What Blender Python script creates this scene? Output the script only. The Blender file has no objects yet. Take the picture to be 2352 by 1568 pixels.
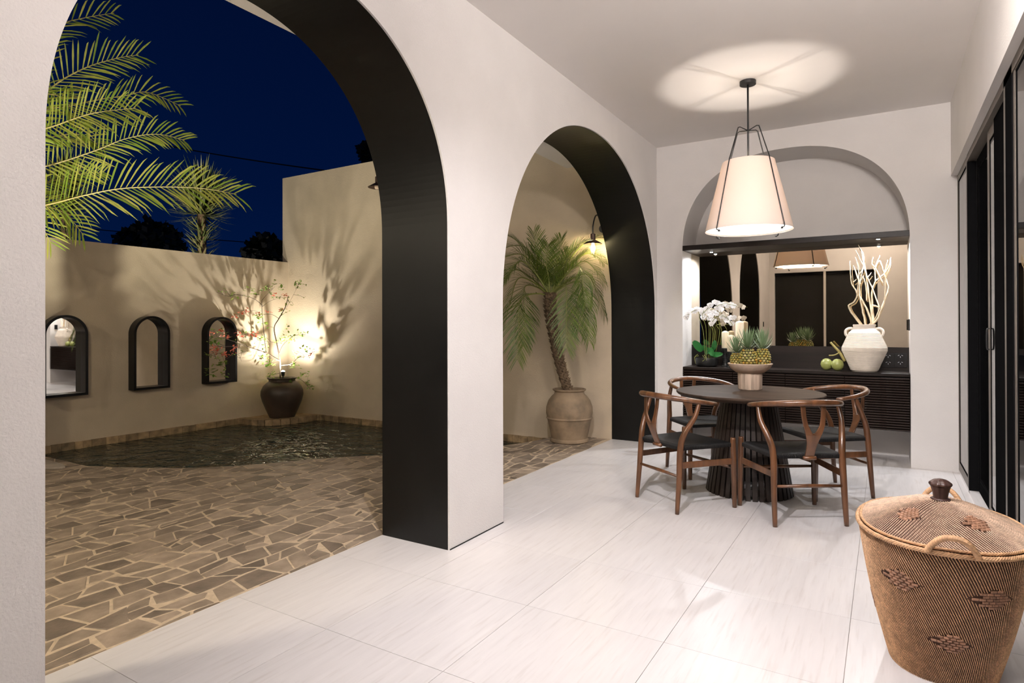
import bpy, math, random
from mathutils import Vector, Matrix
PI = math.pi
C = bpy.context.scene.collection
sc = bpy.context.scene

# ------------------------------------------------------------------ camera
CAM_H, YAW, PITCH, ROLL, F_PX, CY = 1.25, -.5456, .0042, -.00254, 1411.0, 742.3
fwd = Vector((math.sin(YAW)*math.cos(PITCH), math.cos(YAW)*math.cos(PITCH), math.sin(PITCH)))
rt0 = Vector((math.cos(YAW), -math.sin(YAW), 0))
up0 = rt0.cross(fwd)
RT = rt0*math.cos(ROLL) + up0*math.sin(ROLL)
UP = -rt0*math.sin(ROLL) + up0*math.cos(ROLL)
cd = bpy.data.cameras.new('camera')
cam = bpy.data.objects.new('camera', cd)
C.objects.link(cam)
M = Matrix((RT, UP, -fwd)).transposed().to_4x4()
M.translation = Vector((0, 0, CAM_H))
cam.matrix_world = M
cd.sensor_width = 36.0
cd.lens = F_PX/2352*36.0
cd.shift_y = (CY-784)/2352
cd.clip_start = .05
cd.clip_end = 200
sc.camera = cam

def ray(u, v):
    return RT*((u-1176)/F_PX) - UP*((v-CY)/F_PX) + fwd
O = Vector((0, 0, CAM_H))
def at(u, v, d): return O + ray(u, v)*d
def on_x(u, v, x): r = ray(u, v); return O + r*(x/r.x)
def on_y(u, v, y): r = ray(u, v); return O + r*(y/r.y)
def on_z(u, v, z): r = ray(u, v); return O + r*((z-CAM_H)/r.z)

# ------------------------------------------------------------------ exposure, world, large lights
sc.view_settings.view_transform = 'Standard'
sc.view_settings.look = 'None'
sc.view_settings.gamma = 1
sc.view_settings.use_curve_mapping = False
sc.view_settings.exposure = 0.0
w = bpy.data.worlds.new('night_sky'); sc.world = w; w.use_nodes = True
nt = w.node_tree; nt.nodes.clear()
wo = nt.nodes.new('ShaderNodeOutputWorld'); bg = nt.nodes.new('ShaderNodeBackground')
tc = nt.nodes.new('ShaderNodeTexCoord'); sx = nt.nodes.new('ShaderNodeSeparateXYZ')
rp = nt.nodes.new('ShaderNodeValToRGB')
nt.links.new(tc.outputs['Generated'], sx.inputs[0]); nt.links.new(sx.outputs[2], rp.inputs[0])
rp.color_ramp.elements[0].position = 0.0; rp.color_ramp.elements[0].color = (.0006, .0085, .050, 1)
rp.color_ramp.elements[1].position = .62; rp.color_ramp.elements[1].color = (.0005, .0032, .021, 1)
e = rp.color_ramp.elements.new(.2); e.color = (.0004, .0058, .037, 1)
nt.links.new(rp.outputs[0], bg.inputs[0]); nt.links.new(bg.outputs[0], wo.inputs[0])
bg.inputs[1].default_value = 1.0

def light(name, kind, loc, power, color=(1, 1, 1), size=.05, target=None, spot=None, blend=.3, sx_=None, sy_=None, spread=None):
    l = bpy.data.lights.new(name, kind); l.energy = power; l.color = color
    if kind == 'AREA':
        l.shape = 'RECTANGLE'; l.size = sx_ or size; l.size_y = sy_ or size
        if spread: l.spread = math.radians(spread)
    else: l.shadow_soft_size = size
    if kind == 'SPOT': l.spot_size = math.radians(spot or 90); l.spot_blend = blend
    o = bpy.data.objects.new(name, l); C.objects.link(o); o.location = loc
    d = (Vector(target) - Vector(loc)) if target else Vector((0, 0, -1))
    o.rotation_euler = d.to_track_quat('-Z', 'Y').to_euler()
    return o
COOL = (1.0, .95, .97)
WARM = (1.0, .86, .70)
# ceiling downlights of the gallery (recessed, outside the frame behind and beside the camera), then added fill lights
light('downlight_key', 'SPOT', (-.95, 1.5, 3.10), 300, COOL, .02, target=(-.75, 3.5, 0), spot=104, blend=.9)
light('downlight_side', 'SPOT', (-.2, 3.3, 3.10), 16, (1, .95, .92), .05, spot=165, blend=.8)
light('room_ambient_fill', 'POINT', (.1, 1.2, 2.85), 30, (1, .95, .95), .12)  # added soft point raising the room's ambient light, no fixture there
light('near_ceiling_fill', 'AREA', (-.35, .5, 2.86), 98, (1, .93, .90), target=(-.36, .6, 4.2), sx_=.7, sy_=.3)  # added unseen area light that brightens the near ceiling
light('far_ceiling_fill', 'AREA', (.2, 2.05, 2.84), 60, (1, .92, .86), target=(.5, 4.5, 3.6), sx_=.4, sy_=.3)  # added area light, out of view, for the far ceiling and back wall
light('inner_room_fill', 'POINT', (2.2, 5.2, 2.3), 30, (1, .88, .76), .1)  # added point light so the curtain behind the glass is lit
# courtyard palm spotlight off frame to the left, then added fill lights
light('garden_palm_spot', 'SPOT', (-5.6, 1.5, .12), 600, (1.0, .93, .74), .05, target=(-6.1, 3.0, 3.2), spot=100, blend=.6)
light('courtyard_house_fill', 'POINT', (-2.95, .1, 2.5), 110, (1.0, .86, .62), .08)  # added off-frame fill for the paving and courtyard walls
light('courtyard_side_fill', 'POINT', (-6.2, -.4, 2.8), 95, (1.0, .86, .62), .08)  # second added fill, lifts the far paving and the mirror wall
light('sword_tree_fill', 'SPOT', (-8.5, 4.4, 2.0), 420, (1, .9, .75), .05, target=(-10.3, 5.4, 3.0), spot=120, blend=.6)  # invented spot that brightens the sword-leaved trees beyond the wall

# ------------------------------------------------------------------ mesh helpers
class MB:
    def __init__(s): s.v = []; s.f = []; s.m = []
    def add(s, vs, fs, mi=0):
        n = len(s.v); s.v.extend([tuple(p) for p in vs])
        s.f.extend([tuple(i+n for i in f) for f in fs]); s.m.extend([mi]*len(fs)); return s
    def box(s, x0, x1, y0, y1, z0, z1, mi=0):
        vs = [(x, y, z) for z in (z0, z1) for y in (y0, y1) for x in (x0, x1)]
        return s.add(vs, [(0, 2, 3, 1), (4, 5, 7, 6), (0, 1, 5, 4), (2, 6, 7, 3), (0, 4, 6, 2), (1, 3, 7, 5)], mi)
    def obox(s, c, ax, ay, az, mi=0):
        c = Vector(c); ax = Vector(ax); ay = Vector(ay); az = Vector(az)
        vs = [c + ax*i + ay*j + az*k for k in (-1, 1) for j in (-1, 1) for i in (-1, 1)]
        return s.add(vs, [(0, 2, 3, 1), (4, 5, 7, 6), (0, 1, 5, 4), (2, 6, 7, 3), (0, 4, 6, 2), (1, 3, 7, 5)], mi)
    def lathe(s, prof, n=32, c=(0, 0, 0), cap0=True, cap1=True, sx=1, sy=1, mi=0):
        vs = []; fs = []
        for r, z in prof:
            for i in range(n):
                a = 2*PI*i/n; vs.append((c[0]+r*sx*math.cos(a), c[1]+r*sy*math.sin(a), c[2]+z))
        for j in range(len(prof)-1):
            for i in range(n):
                fs.append((j*n+i, j*n+(i+1) % n, (j+1)*n+(i+1) % n, (j+1)*n+i))
        if cap0: fs.append(tuple(range(n-1, -1, -1)))
        if cap1: fs.append(tuple((len(prof)-1)*n+i for i in range(n)))
        return s.add(vs, fs, mi)
    def tube(s, pts, rad, n=8, caps=True, flat=None, mi=0, upv=None):
        pts = [Vector(p) for p in pts]; m = len(pts)
        if not hasattr(rad, '__len__'): rad = [rad]*m
        vs = []; fs = []; prev = None
        for i, p in enumerate(pts):
            t = (pts[min(i+1, m-1)] - pts[max(i-1, 0)])
            if t.length < 1e-9: t = Vector((0, 0, 1))
            t.normalize()
            if prev is None:
                a = Vector(upv) if upv else (Vector((0, 0, 1)) if abs(t.z) < .9 else Vector((1, 0, 0)))
            else: a = prev
            a = (a - t*a.dot(t))
            if a.length < 1e-6: a = Vector((1, 0, 0)) - t*t.x
            a.normalize(); b = t.cross(a); prev = a
            r = rad[i]
            ra, rb = (r, r) if not hasattr(r, '__len__') else r
            for k in range(n):
                q = 2*PI*k/n
                vs.append(p + a*(ra*math.cos(q)) + b*(rb*math.sin(q)))
        for i in range(m-1):
            for k in range(n):
                fs.append((i*n+k, i*n+(k+1) % n, (i+1)*n+(k+1) % n, (i+1)*n+k))
        if caps: fs.append(tuple(range(n-1, -1, -1))); fs.append(tuple((m-1)*n+k for k in range(n)))
        return s.add(vs, fs, mi)
    def prism(s, poly, z0, z1, bev=0, mi=0):
        n = len(poly); cx = sum(p[0] for p in poly)/n; cy = sum(p[1] for p in poly)/n
        vs = [(x, y, z0) for x, y in poly]
        rings = [z0]
        if bev:
            vs += [(x, y, z1-bev) for x, y in poly]
            vs += [(cx+(x-cx)*(1-bev*2.2/max(.02, math.hypot(x-cx, y-cy))), cy+(y-cy)*(1-bev*2.2/max(.02, math.hypot(x-cx, y-cy))), z1) for x, y in poly]; L = 3
        else: vs += [(x, y, z1) for x, y in poly]; L = 2
        fs = []
        for j in range(L-1):
            for i in range(n): fs.append((j*n+i, j*n+(i+1) % n, (j+1)*n+(i+1) % n, (j+1)*n+i))
        fs.append(tuple(range(n-1, -1, -1))); fs.append(tuple((L-1)*n+i for i in range(n)))
        return s.add(vs, fs, mi)
    def build(s, name, mat, parent=None, smooth=False, angle=None, loc=None):
        me = bpy.data.meshes.new(name); me.from_pydata(s.v, [], s.f); me.validate()
        mats = mat if isinstance(mat, (list, tuple)) else [mat]
        for m in mats: me.materials.append(m)
        if len(mats) > 1 and len(me.polygons) == len(s.m): me.polygons.foreach_set('material_index', s.m)
        if smooth: me.polygons.foreach_set('use_smooth', [True]*len(me.polygons))
        o = bpy.data.objects.new(name, me); C.objects.link(o)
        if smooth and angle is not None:
            try: me.set_sharp_from_angle(angle=math.radians(angle))
            except Exception: pass
        if parent is not None: o.parent = parent
        if loc is not None: o.location = loc
        return o
def ez(name, loc=(0, 0, 0), rz=0):
    o = bpy.data.objects.new(name, None); C.objects.link(o); o.location = loc; o.rotation_euler = (0, 0, rz)
    o.empty_display_size = .1; return o
def tag(o, label=None, cat=None, group=None, kind=None):
    if label: o['label'] = label
    if cat: o['category'] = cat
    if group: o['group'] = group
    if kind: o['kind'] = kind
    return o
def struct(o, label=None): o['kind'] = 'structure'; return o
def bev(o, wd, seg=2, ang=35):
    m = o.modifiers.new('bevel', 'BEVEL'); m.width = wd; m.segments = seg; m.limit_method = 'ANGLE'; m.angle_limit = math.radians(ang); return o
def smooth_path(pts, k=6):
    P = [Vector(p) for p in pts]; out = []
    for i in range(len(P)-1):
        p0 = P[max(i-1, 0)]; p1 = P[i]; p2 = P[i+1]; p3 = P[min(i+2, len(P)-1)]
        for j in range(k):
            t = j/k
            out.append(.5*((2*p1)+(p2-p0)*t+(2*p0-5*p1+4*p2-p3)*t*t+(3*p1-p0-3*p2+p3)*t**3))
    out.append(P[-1]); return out

# ------------------------------------------------------------------ materials
def mat(name): m = bpy.data.materials.new(name); m.use_nodes = True; return m
def N(m, t, **k):
    n = m.node_tree.nodes.new(t)
    for a, b in k.items(): setattr(n, a, b)
    return n
def L(m, a, b): m.node_tree.links.new(a, b)
def P(m): return m.node_tree.nodes['Principled BSDF']
def simple(name, col, rough=.5, metal=0, spec=.5, noise=0, nscale=20, bump=0, bscale=200, stretch=None, coords='Object', trans=0, coat=0, sub=0, islands=0, col2=None, detail=4):
    m = mat(name); p = P(m)
    p.inputs['Base Color'].default_value = (*col, 1); p.inputs['Roughness'].default_value = rough
    p.inputs['Metallic'].default_value = metal; p.inputs['Specular IOR Level'].default_value = spec
    if coat: p.inputs['Coat Weight'].default_value = coat; p.inputs['Coat Roughness'].default_value = .08
    tcn = N(m, 'ShaderNodeTexCoord'); mp = N(m, 'ShaderNodeMapping'); L(m, tcn.outputs[coords], mp.inputs[0])
    if stretch: mp.inputs['Scale'].default_value = stretch
    if noise:
        nz = N(m, 'ShaderNodeTexNoise'); nz.inputs['Scale'].default_value = nscale; nz.inputs['Detail'].default_value = detail
        L(m, mp.outputs[0], nz.inputs[0])
        r = N(m, 'ShaderNodeValToRGB'); L(m, nz.outputs[0], r.inputs[0])
        c2 = col2 or tuple(c*(1-noise) for c in col); c1 = tuple(min(1, c*(1+noise*.6)) for c in col)
        r.color_ramp.elements[0].position = .3; r.color_ramp.elements[0].color = (*c2, 1)
        r.color_ramp.elements[1].position = .7; r.color_ramp.elements[1].color = (*c1, 1)
        out = r.outputs[0]
        if islands:
            g = N(m, 'ShaderNodeNewGeometry'); oi = N(m, 'ShaderNodeObjectInfo'); ad = N(m, 'ShaderNodeMath', operation='ADD')
            L(m, g.outputs['Random Per Island'], ad.inputs[0]); L(m, oi.outputs['Random'], ad.inputs[1])
            fr = N(m, 'ShaderNodeMath', operation='FRACT'); L(m, ad.outputs[0], fr.inputs[0])
            mr = N(m, 'ShaderNodeMapRange'); L(m, fr.outputs[0], mr.inputs[0]); mr.inputs[3].default_value = 1-islands; mr.inputs[4].default_value = 1+islands*.8
            hs = N(m, 'ShaderNodeHueSaturation'); L(m, out, hs.inputs['Color']); L(m, mr.outputs[0], hs.inputs['Value']); out = hs.outputs[0]
        L(m, out, p.inputs['Base Color'])
    if bump:
        nb = N(m, 'ShaderNodeTexNoise'); nb.inputs['Scale'].default_value = bscale; nb.inputs['Detail'].default_value = 3
        L(m, mp.outputs[0], nb.inputs[0]); b = N(m, 'ShaderNodeBump'); b.inputs['Strength'].default_value = bump; b.inputs['Distance'].default_value = .004
        L(m, nb.outputs[0], b.inputs['Height']); L(m, b.outputs[0], p.inputs['Normal'])
    if trans:
        p.inputs['Transmission Weight'].default_value = trans
    if sub: p.inputs['Subsurface Weight'].default_value = sub; p.inputs['Subsurface Radius'].default_value = (.02, .01, .008)
    return m
def emis(name, col, s):
    m = mat(name); p = P(m); p.inputs['Base Color'].default_value = (*col, 1)
    p.inputs['Emission Color'].default_value = (*col, 1); p.inputs['Emission Strength'].default_value = s; return m
MT = {}
MT['plaster'] = simple('plaster_interior', (.77, .742, .722), .75, spec=.25, noise=.04, nscale=2.5, bump=.5, bscale=130)
MT['ceiling'] = simple('ceiling_paint', (.80, .765, .74), .8, spec=.2, noise=.02, nscale=2, bump=.08, bscale=60)
MT['court'] = simple('courtyard_plaster', (.60, .50, .37), .85, spec=.2, noise=.08, nscale=3, bump=.7, bscale=90)
MT['black'] = simple('black_polished_plaster', (.0045, .0045, .004), .42, spec=.32, noise=.5, nscale=3, bump=.08, bscale=14)
MT['grout'] = simple('sand_grout', (.58, .46, .325), .9, noise=.2, nscale=30, bump=.3, bscale=300)
MT['flag'] = simple('brown_flagstone', (.285, .222, .165), .55, spec=.4, noise=.32, nscale=9, bump=.6, bscale=60, islands=.42)
MT['coping'] = simple('pool_edge_stone', (.36, .25, .135), .75, noise=.45, nscale=14, bump=.5, bscale=80, islands=.3)
MT['tilegap'] = simple('tile_joint', (.30, .27, .25), .9, noise=.1)
MT['dark_metal'] = simple('black_powder_metal', (.012, .012, .013), .4, noise=.1, nscale=40)
MT['frame'] = simple('anodised_door_frame', (.15, .13, .112), .45, metal=.3, noise=.08, nscale=30, stretch=(1, 1, .05))
MT['frame_black'] = simple('black_door_frame', (.007, .007, .0075), .4, spec=0, noise=.1, nscale=30)
MT['walnut'] = simple('walnut_wood', (.125, .052, .021), .3, spec=.55, noise=.55, nscale=26, stretch=(1, 1, .16), bump=.06, bscale=60, coat=.15)
MT['espresso'] = simple('espresso_wood', (.014, .009, .0065), .4, spec=.25, noise=.5, nscale=14, stretch=(.08, 1, 1), bump=.12, bscale=60)
MT['louvre'] = simple('louvre_wood', (.02, .012, .009), .27, spec=.55, noise=.4, nscale=14, stretch=(.08, 1, 1), bump=.05, bscale=60)
MT['slat'] = simple('dark_slat_wood', (.024, .014, .0095), .5, noise=.5, nscale=22, stretch=(1, 1, .1), bump=.15, bscale=60)
MT['tabletop'] = simple('dark_grained_tabletop', (.050, .034, .025), .5, spec=.06, noise=.6, nscale=9, stretch=(.35, 3.2, 1), bump=.25, bscale=16)
MT['ceramic'] = simple('matte_black_ceramic', (.012, .012, .012), .35, noise=.1)
MT['candle'] = simple('ivory_wax', (.80, .70, .52), .5, noise=.03, nscale=10, sub=.3)
MT['bowl'] = simple('washed_wood_bowl', (.60, .46, .35), .7, noise=.14, nscale=24, stretch=(1, 1, .35), bump=.3, bscale=80)
MT['bowl_leg'] = simple('washed_carved_wood', (.56, .43, .33), .75, noise=.35, nscale=22, stretch=(1, 1, .1), bump=.4, bscale=60)
MT['terracotta'] = simple('aged_clay', (.27, .195, .122), .75, noise=.4, nscale=7, bump=.5, bscale=40)
MT['jar'] = simple('dark_brown_jar_glaze', (.065, .045, .032), .45, noise=.3, nscale=6, bump=.2, bscale=30)
MT['soil'] = simple('dark_soil', (.05, .035, .022), .95, noise=.5, nscale=60, bump=1, bscale=90)
MT['vase'] = simple('ribbed_white_vase', (.72, .64, .55), .8, noise=.08, nscale=20)
MT['branch'] = simple('bleached_branch', (.80, .66, .46), .6, noise=.25, nscale=25)
MT['bark'] = simple('palm_bark', (.16, .105, .06), .9, noise=.5, nscale=25, bump=.8, bscale=60)
MT['twig'] = simple('grey_brown_twig', (.07, .045, .03), .8, noise=.3, nscale=40)
def leafmat(name, a, b, tl=.35, rough=.45):
    m = mat(name); p = P(m); p.inputs['Roughness'].default_value = rough
    g = N(m, 'ShaderNodeNewGeometry'); r = N(m, 'ShaderNodeValToRGB'); L(m, g.outputs['Random Per Island'], r.inputs[0])
    r.color_ramp.elements[0].color = (*a, 1); r.color_ramp.elements[1].color = (*b, 1)
    L(m, r.outputs[0], p.inputs['Base Color'])
    t = N(m, 'ShaderNodeBsdfTranslucent'); L(m, r.outputs[0], t.inputs[0])
    mx = N(m, 'ShaderNodeMixShader'); mx.inputs[0].default_value = tl
    L(m, p.outputs[0], mx.inputs[1]); L(m, t.outputs[0], mx.inputs[2])
    L(m, mx.outputs[0], m.node_tree.nodes['Material Output'].inputs[0]); return m
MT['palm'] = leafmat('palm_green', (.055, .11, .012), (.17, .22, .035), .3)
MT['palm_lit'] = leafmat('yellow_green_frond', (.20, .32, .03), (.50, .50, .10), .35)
MT['sword'] = leafmat('sword_leaf_green', (.05, .09, .025), (.24, .23, .09), .2)
MT['leaf'] = leafmat('shrub_leaf', (.10, .22, .03), (.32, .42, .08), .4)
MT['petal_red'] = leafmat('coral_bract', (.62, .09, .04), (.75, .25, .17), .4)
MT['orchid_leaf'] = leafmat('orchid_leaf_green', (.02, .13, .03), (.04, .20, .05), .1, .25)
MT['petal'] = leafmat('white_petal', (.82, .80, .80), (.9, .88, .87), .3)
MT['crown'] = leafmat('pineapple_crown', (.11, .18, .08), (.22, .28, .17), .2)
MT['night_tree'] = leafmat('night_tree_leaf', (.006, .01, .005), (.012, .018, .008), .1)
MT['stem'] = simple('green_stem', (.20, .22, .05), .5, noise=.2)
MT['frond_dry'] = simple('dry_frond_stalk', (.36, .30, .10), .6, noise=.2)
MT['coconut'] = simple('green_coconut', (.33, .36, .11), .35, noise=.25, nscale=9)
MT['cane_dark'] = simple('brown_cane', (.34, .18, .11), .45, noise=.3, nscale=40, islands=.2)
MT['cane_core'] = simple('dark_core_cane', (.085, .036, .02), .8, noise=.3, nscale=40)  # dark brown cane under the lighter stitches
MT['cane'] = simple('honey_cane', (.62, .37, .20), .5, noise=.25, nscale=30, islands=.22)
MT['cane_lid'] = simple('pale_cane', (.72, .52, .38), .42, noise=.25, nscale=30, islands=.2)
MT['knob'] = simple('carved_dark_wood', (.055, .026, .02), .4, noise=.5, nscale=30, stretch=(1, 1, .4), bump=.4, bscale=60)
MT['curtain'] = simple('linen_curtain', (.34, .29, .25), .9, noise=.1, nscale=30)
MT['bulb'] = emis('bulb_glow', (1, .9, .72), 60)
MT['led'] = emis('led_glow', (.95, .97, 1), 60)
MT['diffuser'] = emis('lamp_diffuser', (1, .95, .88), 3)
MT['socket'] = simple('black_socket', (.008, .008, .009), .12, noise=.05)
MT['socket_pin'] = simple('socket_slot', (.55, .57, .6), .3, noise=.05)
MT['night_room'] = simple('dark_panel', (.008, .007, .006), .6, spec=.2, noise=.2, nscale=3)
MT['white_post'] = simple('white_post_paint', (.7, .64, .58), .6, noise=.03)
MT['wire'] = simple('wire_black', (.004, .004, .004), .8, noise=.1)
# travertine tile
m = MT['tile'] = simple('travertine_tile', (.70, .672, .668), .33, spec=.4, noise=.045, nscale=6, stretch=(6, .5, 1))
p = P(m); tcn = N(m, 'ShaderNodeTexCoord'); mp = N(m, 'ShaderNodeMapping'); L(m, tcn.outputs['Object'], mp.inputs[0]); mp.inputs['Scale'].default_value = (60, 4, 1)
nz = N(m, 'ShaderNodeTexNoise'); nz.inputs['Scale'].default_value = 1; nz.inputs['Detail'].default_value = 6; L(m, mp.outputs[0], nz.inputs[0])
r = N(m, 'ShaderNodeValToRGB'); L(m, nz.outputs[0], r.inputs[0]); r.color_ramp.elements[0].position = .28; r.color_ramp.elements[0].color = (.90, .885, .87, 1)
r.color_ramp.elements[1].position = .46; r.color_ramp.elements[1].color = (1, 1, 1, 1)
old = p.inputs['Base Color'].links[0].from_socket
mx = N(m, 'ShaderNodeMix', data_type='RGBA', blend_type='MULTIPLY'); mx.inputs[0].default_value = 1
L(m, old, mx.inputs[6]); L(m, r.outputs[0], mx.inputs[7])
oi = N(m, 'ShaderNodeObjectInfo'); mr = N(m, 'ShaderNodeMapRange'); L(m, oi.outputs['Random'], mr.inputs[0]); mr.inputs[3].default_value = .97; mr.inputs[4].default_value = 1.02
hs = N(m, 'ShaderNodeHueSaturation'); L(m, mx.outputs[2], hs.inputs['Color']); L(m, mr.outputs[0], hs.inputs['Value']); L(m, hs.outputs[0], p.inputs['Base Color'])
# water
m = MT['water'] = mat('dark_pool_water'); p = P(m)
p.inputs['Base Color'].default_value = (.010, .026, .022, 1); p.inputs['Roughness'].default_value = .05; p.inputs['IOR'].default_value = 1.33
tcn = N(m, 'ShaderNodeTexCoord'); mp = N(m, 'ShaderNodeMapping'); L(m, tcn.outputs['Object'], mp.inputs[0]); mp.inputs['Scale'].default_value = (2.6, 3.4, 1); mp.inputs['Rotation'].default_value = (0, 0, .6)
nz = N(m, 'ShaderNodeTexNoise'); nz.inputs['Scale'].default_value = 1.35; nz.inputs['Detail'].default_value = 3; nz.inputs['Distortion'].default_value = 1.2
L(m, mp.outputs[0], nz.inputs[0]); b = N(m, 'ShaderNodeBump'); b.inputs['Strength'].default_value = 1; b.inputs['Distance'].default_value = .09
L(m, nz.outputs[0], b.inputs['Height']); L(m, b.outputs[0], p.inputs['Normal'])
# mirror
m = MT['mirror'] = mat('mirror_glass'); p = P(m); p.inputs['Base Color'].default_value = (.80, .77, .72, 1); p.inputs['Metallic'].default_value = 1; p.inputs['Roughness'].default_value = .015
m = MT['bronze_mirror'] = mat('bronze_mirror_glass'); p = P(m); p.inputs['Base Color'].default_value = (.56, .49, .39, 1); p.inputs['Metallic'].default_value = 1; p.inputs['Roughness'].default_value = .012
# door glass
m = MT['glass'] = mat('door_glass'); n_ = m.node_tree; n_.nodes.remove(P(m))
tr = N(m, 'ShaderNodeBsdfTransparent'); tr.inputs[0].default_value = (.86, .88, .87, 1); gl = N(m, 'ShaderNodeBsdfGlossy'); gl.inputs['Roughness'].default_value = .0; gl.inputs[0].default_value = (1, 1, 1, 1)
fr = N(m, 'ShaderNodeFresnel'); fr.inputs[0].default_value = 1.75; mx = N(m, 'ShaderNodeMixShader'); L(m, fr.outputs[0], mx.inputs[0]); L(m, tr.outputs[0], mx.inputs[1]); L(m, gl.outputs[0], mx.inputs[2])
L(m, mx.outputs[0], n_.nodes['Material Output'].inputs[0])
# lamp shade fabric
m = MT['shade'] = mat('cream_shade_fabric'); p = P(m); p.inputs['Base Color'].default_value = (.84, .76, .70, 1); p.inputs['Roughness'].default_value = .9
t = N(m, 'ShaderNodeBsdfTranslucent'); t.inputs[0].default_value = (.86, .72, .63, 1); mx = N(m, 'ShaderNodeMixShader'); mx.inputs[0].default_value = .20
L(m, p.outputs[0], mx.inputs[1]); L(m, t.outputs[0], mx.inputs[2]); L(m, mx.outputs[0], m.node_tree.nodes['Material Output'].inputs[0])
# woven cord seat
m = MT['cord'] = mat('black_paper_cord'); p = P(m); p.inputs['Roughness'].default_value = .45; p.inputs['Specular IOR Level'].default_value = .3
tcn = N(m, 'ShaderNodeTexCoord'); s_ = N(m, 'ShaderNodeSeparateXYZ'); L(m, tcn.outputs['Object'], s_.inputs[0])
ax = N(m, 'ShaderNodeMath', operation='ABSOLUTE'); L(m, s_.outputs[0], ax.inputs[0]); ay = N(m, 'ShaderNodeMath', operation='ABSOLUTE'); L(m, s_.outputs[1], ay.inputs[0])
gt = N(m, 'ShaderNodeMath', operation='GREATER_THAN'); L(m, ax.outputs[0], gt.inputs[0]); L(m, ay.outputs[0], gt.inputs[1])
mxf = N(m, 'ShaderNodeMix', data_type='FLOAT'); L(m, gt.outputs[0], mxf.inputs[0]); L(m, s_.outputs[1], mxf.inputs[3]); L(m, s_.outputs[0], mxf.inputs[2])
# cords run across each triangle: stripes step along y in the side wedges, along x in the front and rear ones
ml = N(m, 'ShaderNodeMath', operation='MULTIPLY'); L(m, mxf.outputs[0], ml.inputs[0]); ml.inputs[1].default_value = 2*PI/.0062
sn = N(m, 'ShaderNodeMath', operation='SINE'); L(m, ml.outputs[0], sn.inputs[0])
r = N(m, 'ShaderNodeValToRGB'); mr = N(m, 'ShaderNodeMapRange'); L(m, sn.outputs[0], mr.inputs[0]); mr.inputs[1].default_value = -1; L(m, mr.outputs[0], r.inputs[0])
r.color_ramp.elements[0].color = (.004, .004, .004, 1); r.color_ramp.elements[1].color = (.017, .0165, .018, 1); L(m, r.outputs[0], p.inputs['Base Color'])
b = N(m, 'ShaderNodeBump'); b.inputs['Strength'].default_value = 1; b.inputs['Distance'].default_value = .002; L(m, sn.outputs[0], b.inputs['Height']); L(m, b.outputs[0], p.inputs['Normal'])
# pineapple skin
m = MT['pineapple'] = mat('pineapple_skin'); p = P(m); p.inputs['Roughness'].default_value = .5
g = N(m, 'ShaderNodeNewGeometry'); r = N(m, 'ShaderNodeValToRGB'); L(m, g.outputs['Random Per Island'], r.inputs[0])
r.color_ramp.elements[0].color = (.42, .22, .025, 1); r.color_ramp.elements[1].color = (.50, .40, .16, 1); e = r.color_ramp.elements.new(.5); e.color = (.20, .21, .04, 1)
L(m, r.outputs[0], p.inputs['Base Color'])
MT['pine_core'] = simple('pineapple_groove', (.05, .045, .015), .8, noise=.2)
# ------------------------------------------------------------------ structure
rnd = random.Random(7)
XI, XO = -2.08, -2.58            # arcade wall: room face, courtyard face
YB = 6.42                        # back wall of the gallery
YC = 6.36                        # back wall of the courtyard
CE = 3.15
def sup(yc, a, zs, b, n, k=90):  # arch curve, left to right
    out = []
    for i in range(k+1):
        t = PI*(1-i/k); c, s = math.cos(t), math.sin(t)
        out.append((yc+a*math.copysign(abs(c)**(2/n), c), zs+b*abs(s)**(2/n)))
    return out
A1 = sup(1.785, .965, 1.80, 1.0, 2.12); A2 = sup(4.842, 1.528, 1.38, 1.505, 2.1)
def wall_with_arches(axis, c0, c1, lo, hi, arches, top, bottom=0):
    b = MB(); xs = lo
    def q(p): return (c0, p[0], p[1]) if axis == 'x' else (p[0], c0, p[1])
    def q1(p): return (c1, p[0], p[1]) if axis == 'x' else (p[0], c1, p[1])
    edge = [lo]
    for A in arches:
        segs = [(xs, A[0][0])]
        for s0, s1 in segs:
            for f in (q, q1): b.add([f((s0, bottom)), f((s1, bottom)), f((s1, top)), f((s0, top))], [(0, 1, 2, 3)])
        for i in range(len(A)-1):
            for f in (q, q1): b.add([f(A[i]), f(A[i+1]), f((A[i+1][0], top)), f((A[i][0], top))], [(0, 1, 2, 3)])
        path = [(A[0][0], bottom)] + list(A) + [(A[-1][0], bottom)]
        for i in range(len(path)-1):
            b.add([q(path[i]), q(path[i+1]), q1(path[i+1]), q1(path[i])], [(0, 1, 2, 3)])
        xs = A[-1][0]
    for f in (q, q1): b.add([f((xs, bottom)), f((hi, bottom)), f((hi, top)), f((xs, top))], [(0, 1, 2, 3)])
    b.add([q((lo, top)), q((hi, top)), q1((hi, top)), q1((lo, top))], [(0, 1, 2, 3)])
    for e_ in (lo, hi): b.add([q((e_, bottom)), q((e_, top)), q1((e_, top)), q1((e_, bottom))], [(0, 1, 2, 3)])
    return b
struct(wall_with_arches('x', XI, XO, -.35, 6.43, [A1, A2], 3.7).build('wall_left', MT['plaster']))
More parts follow.
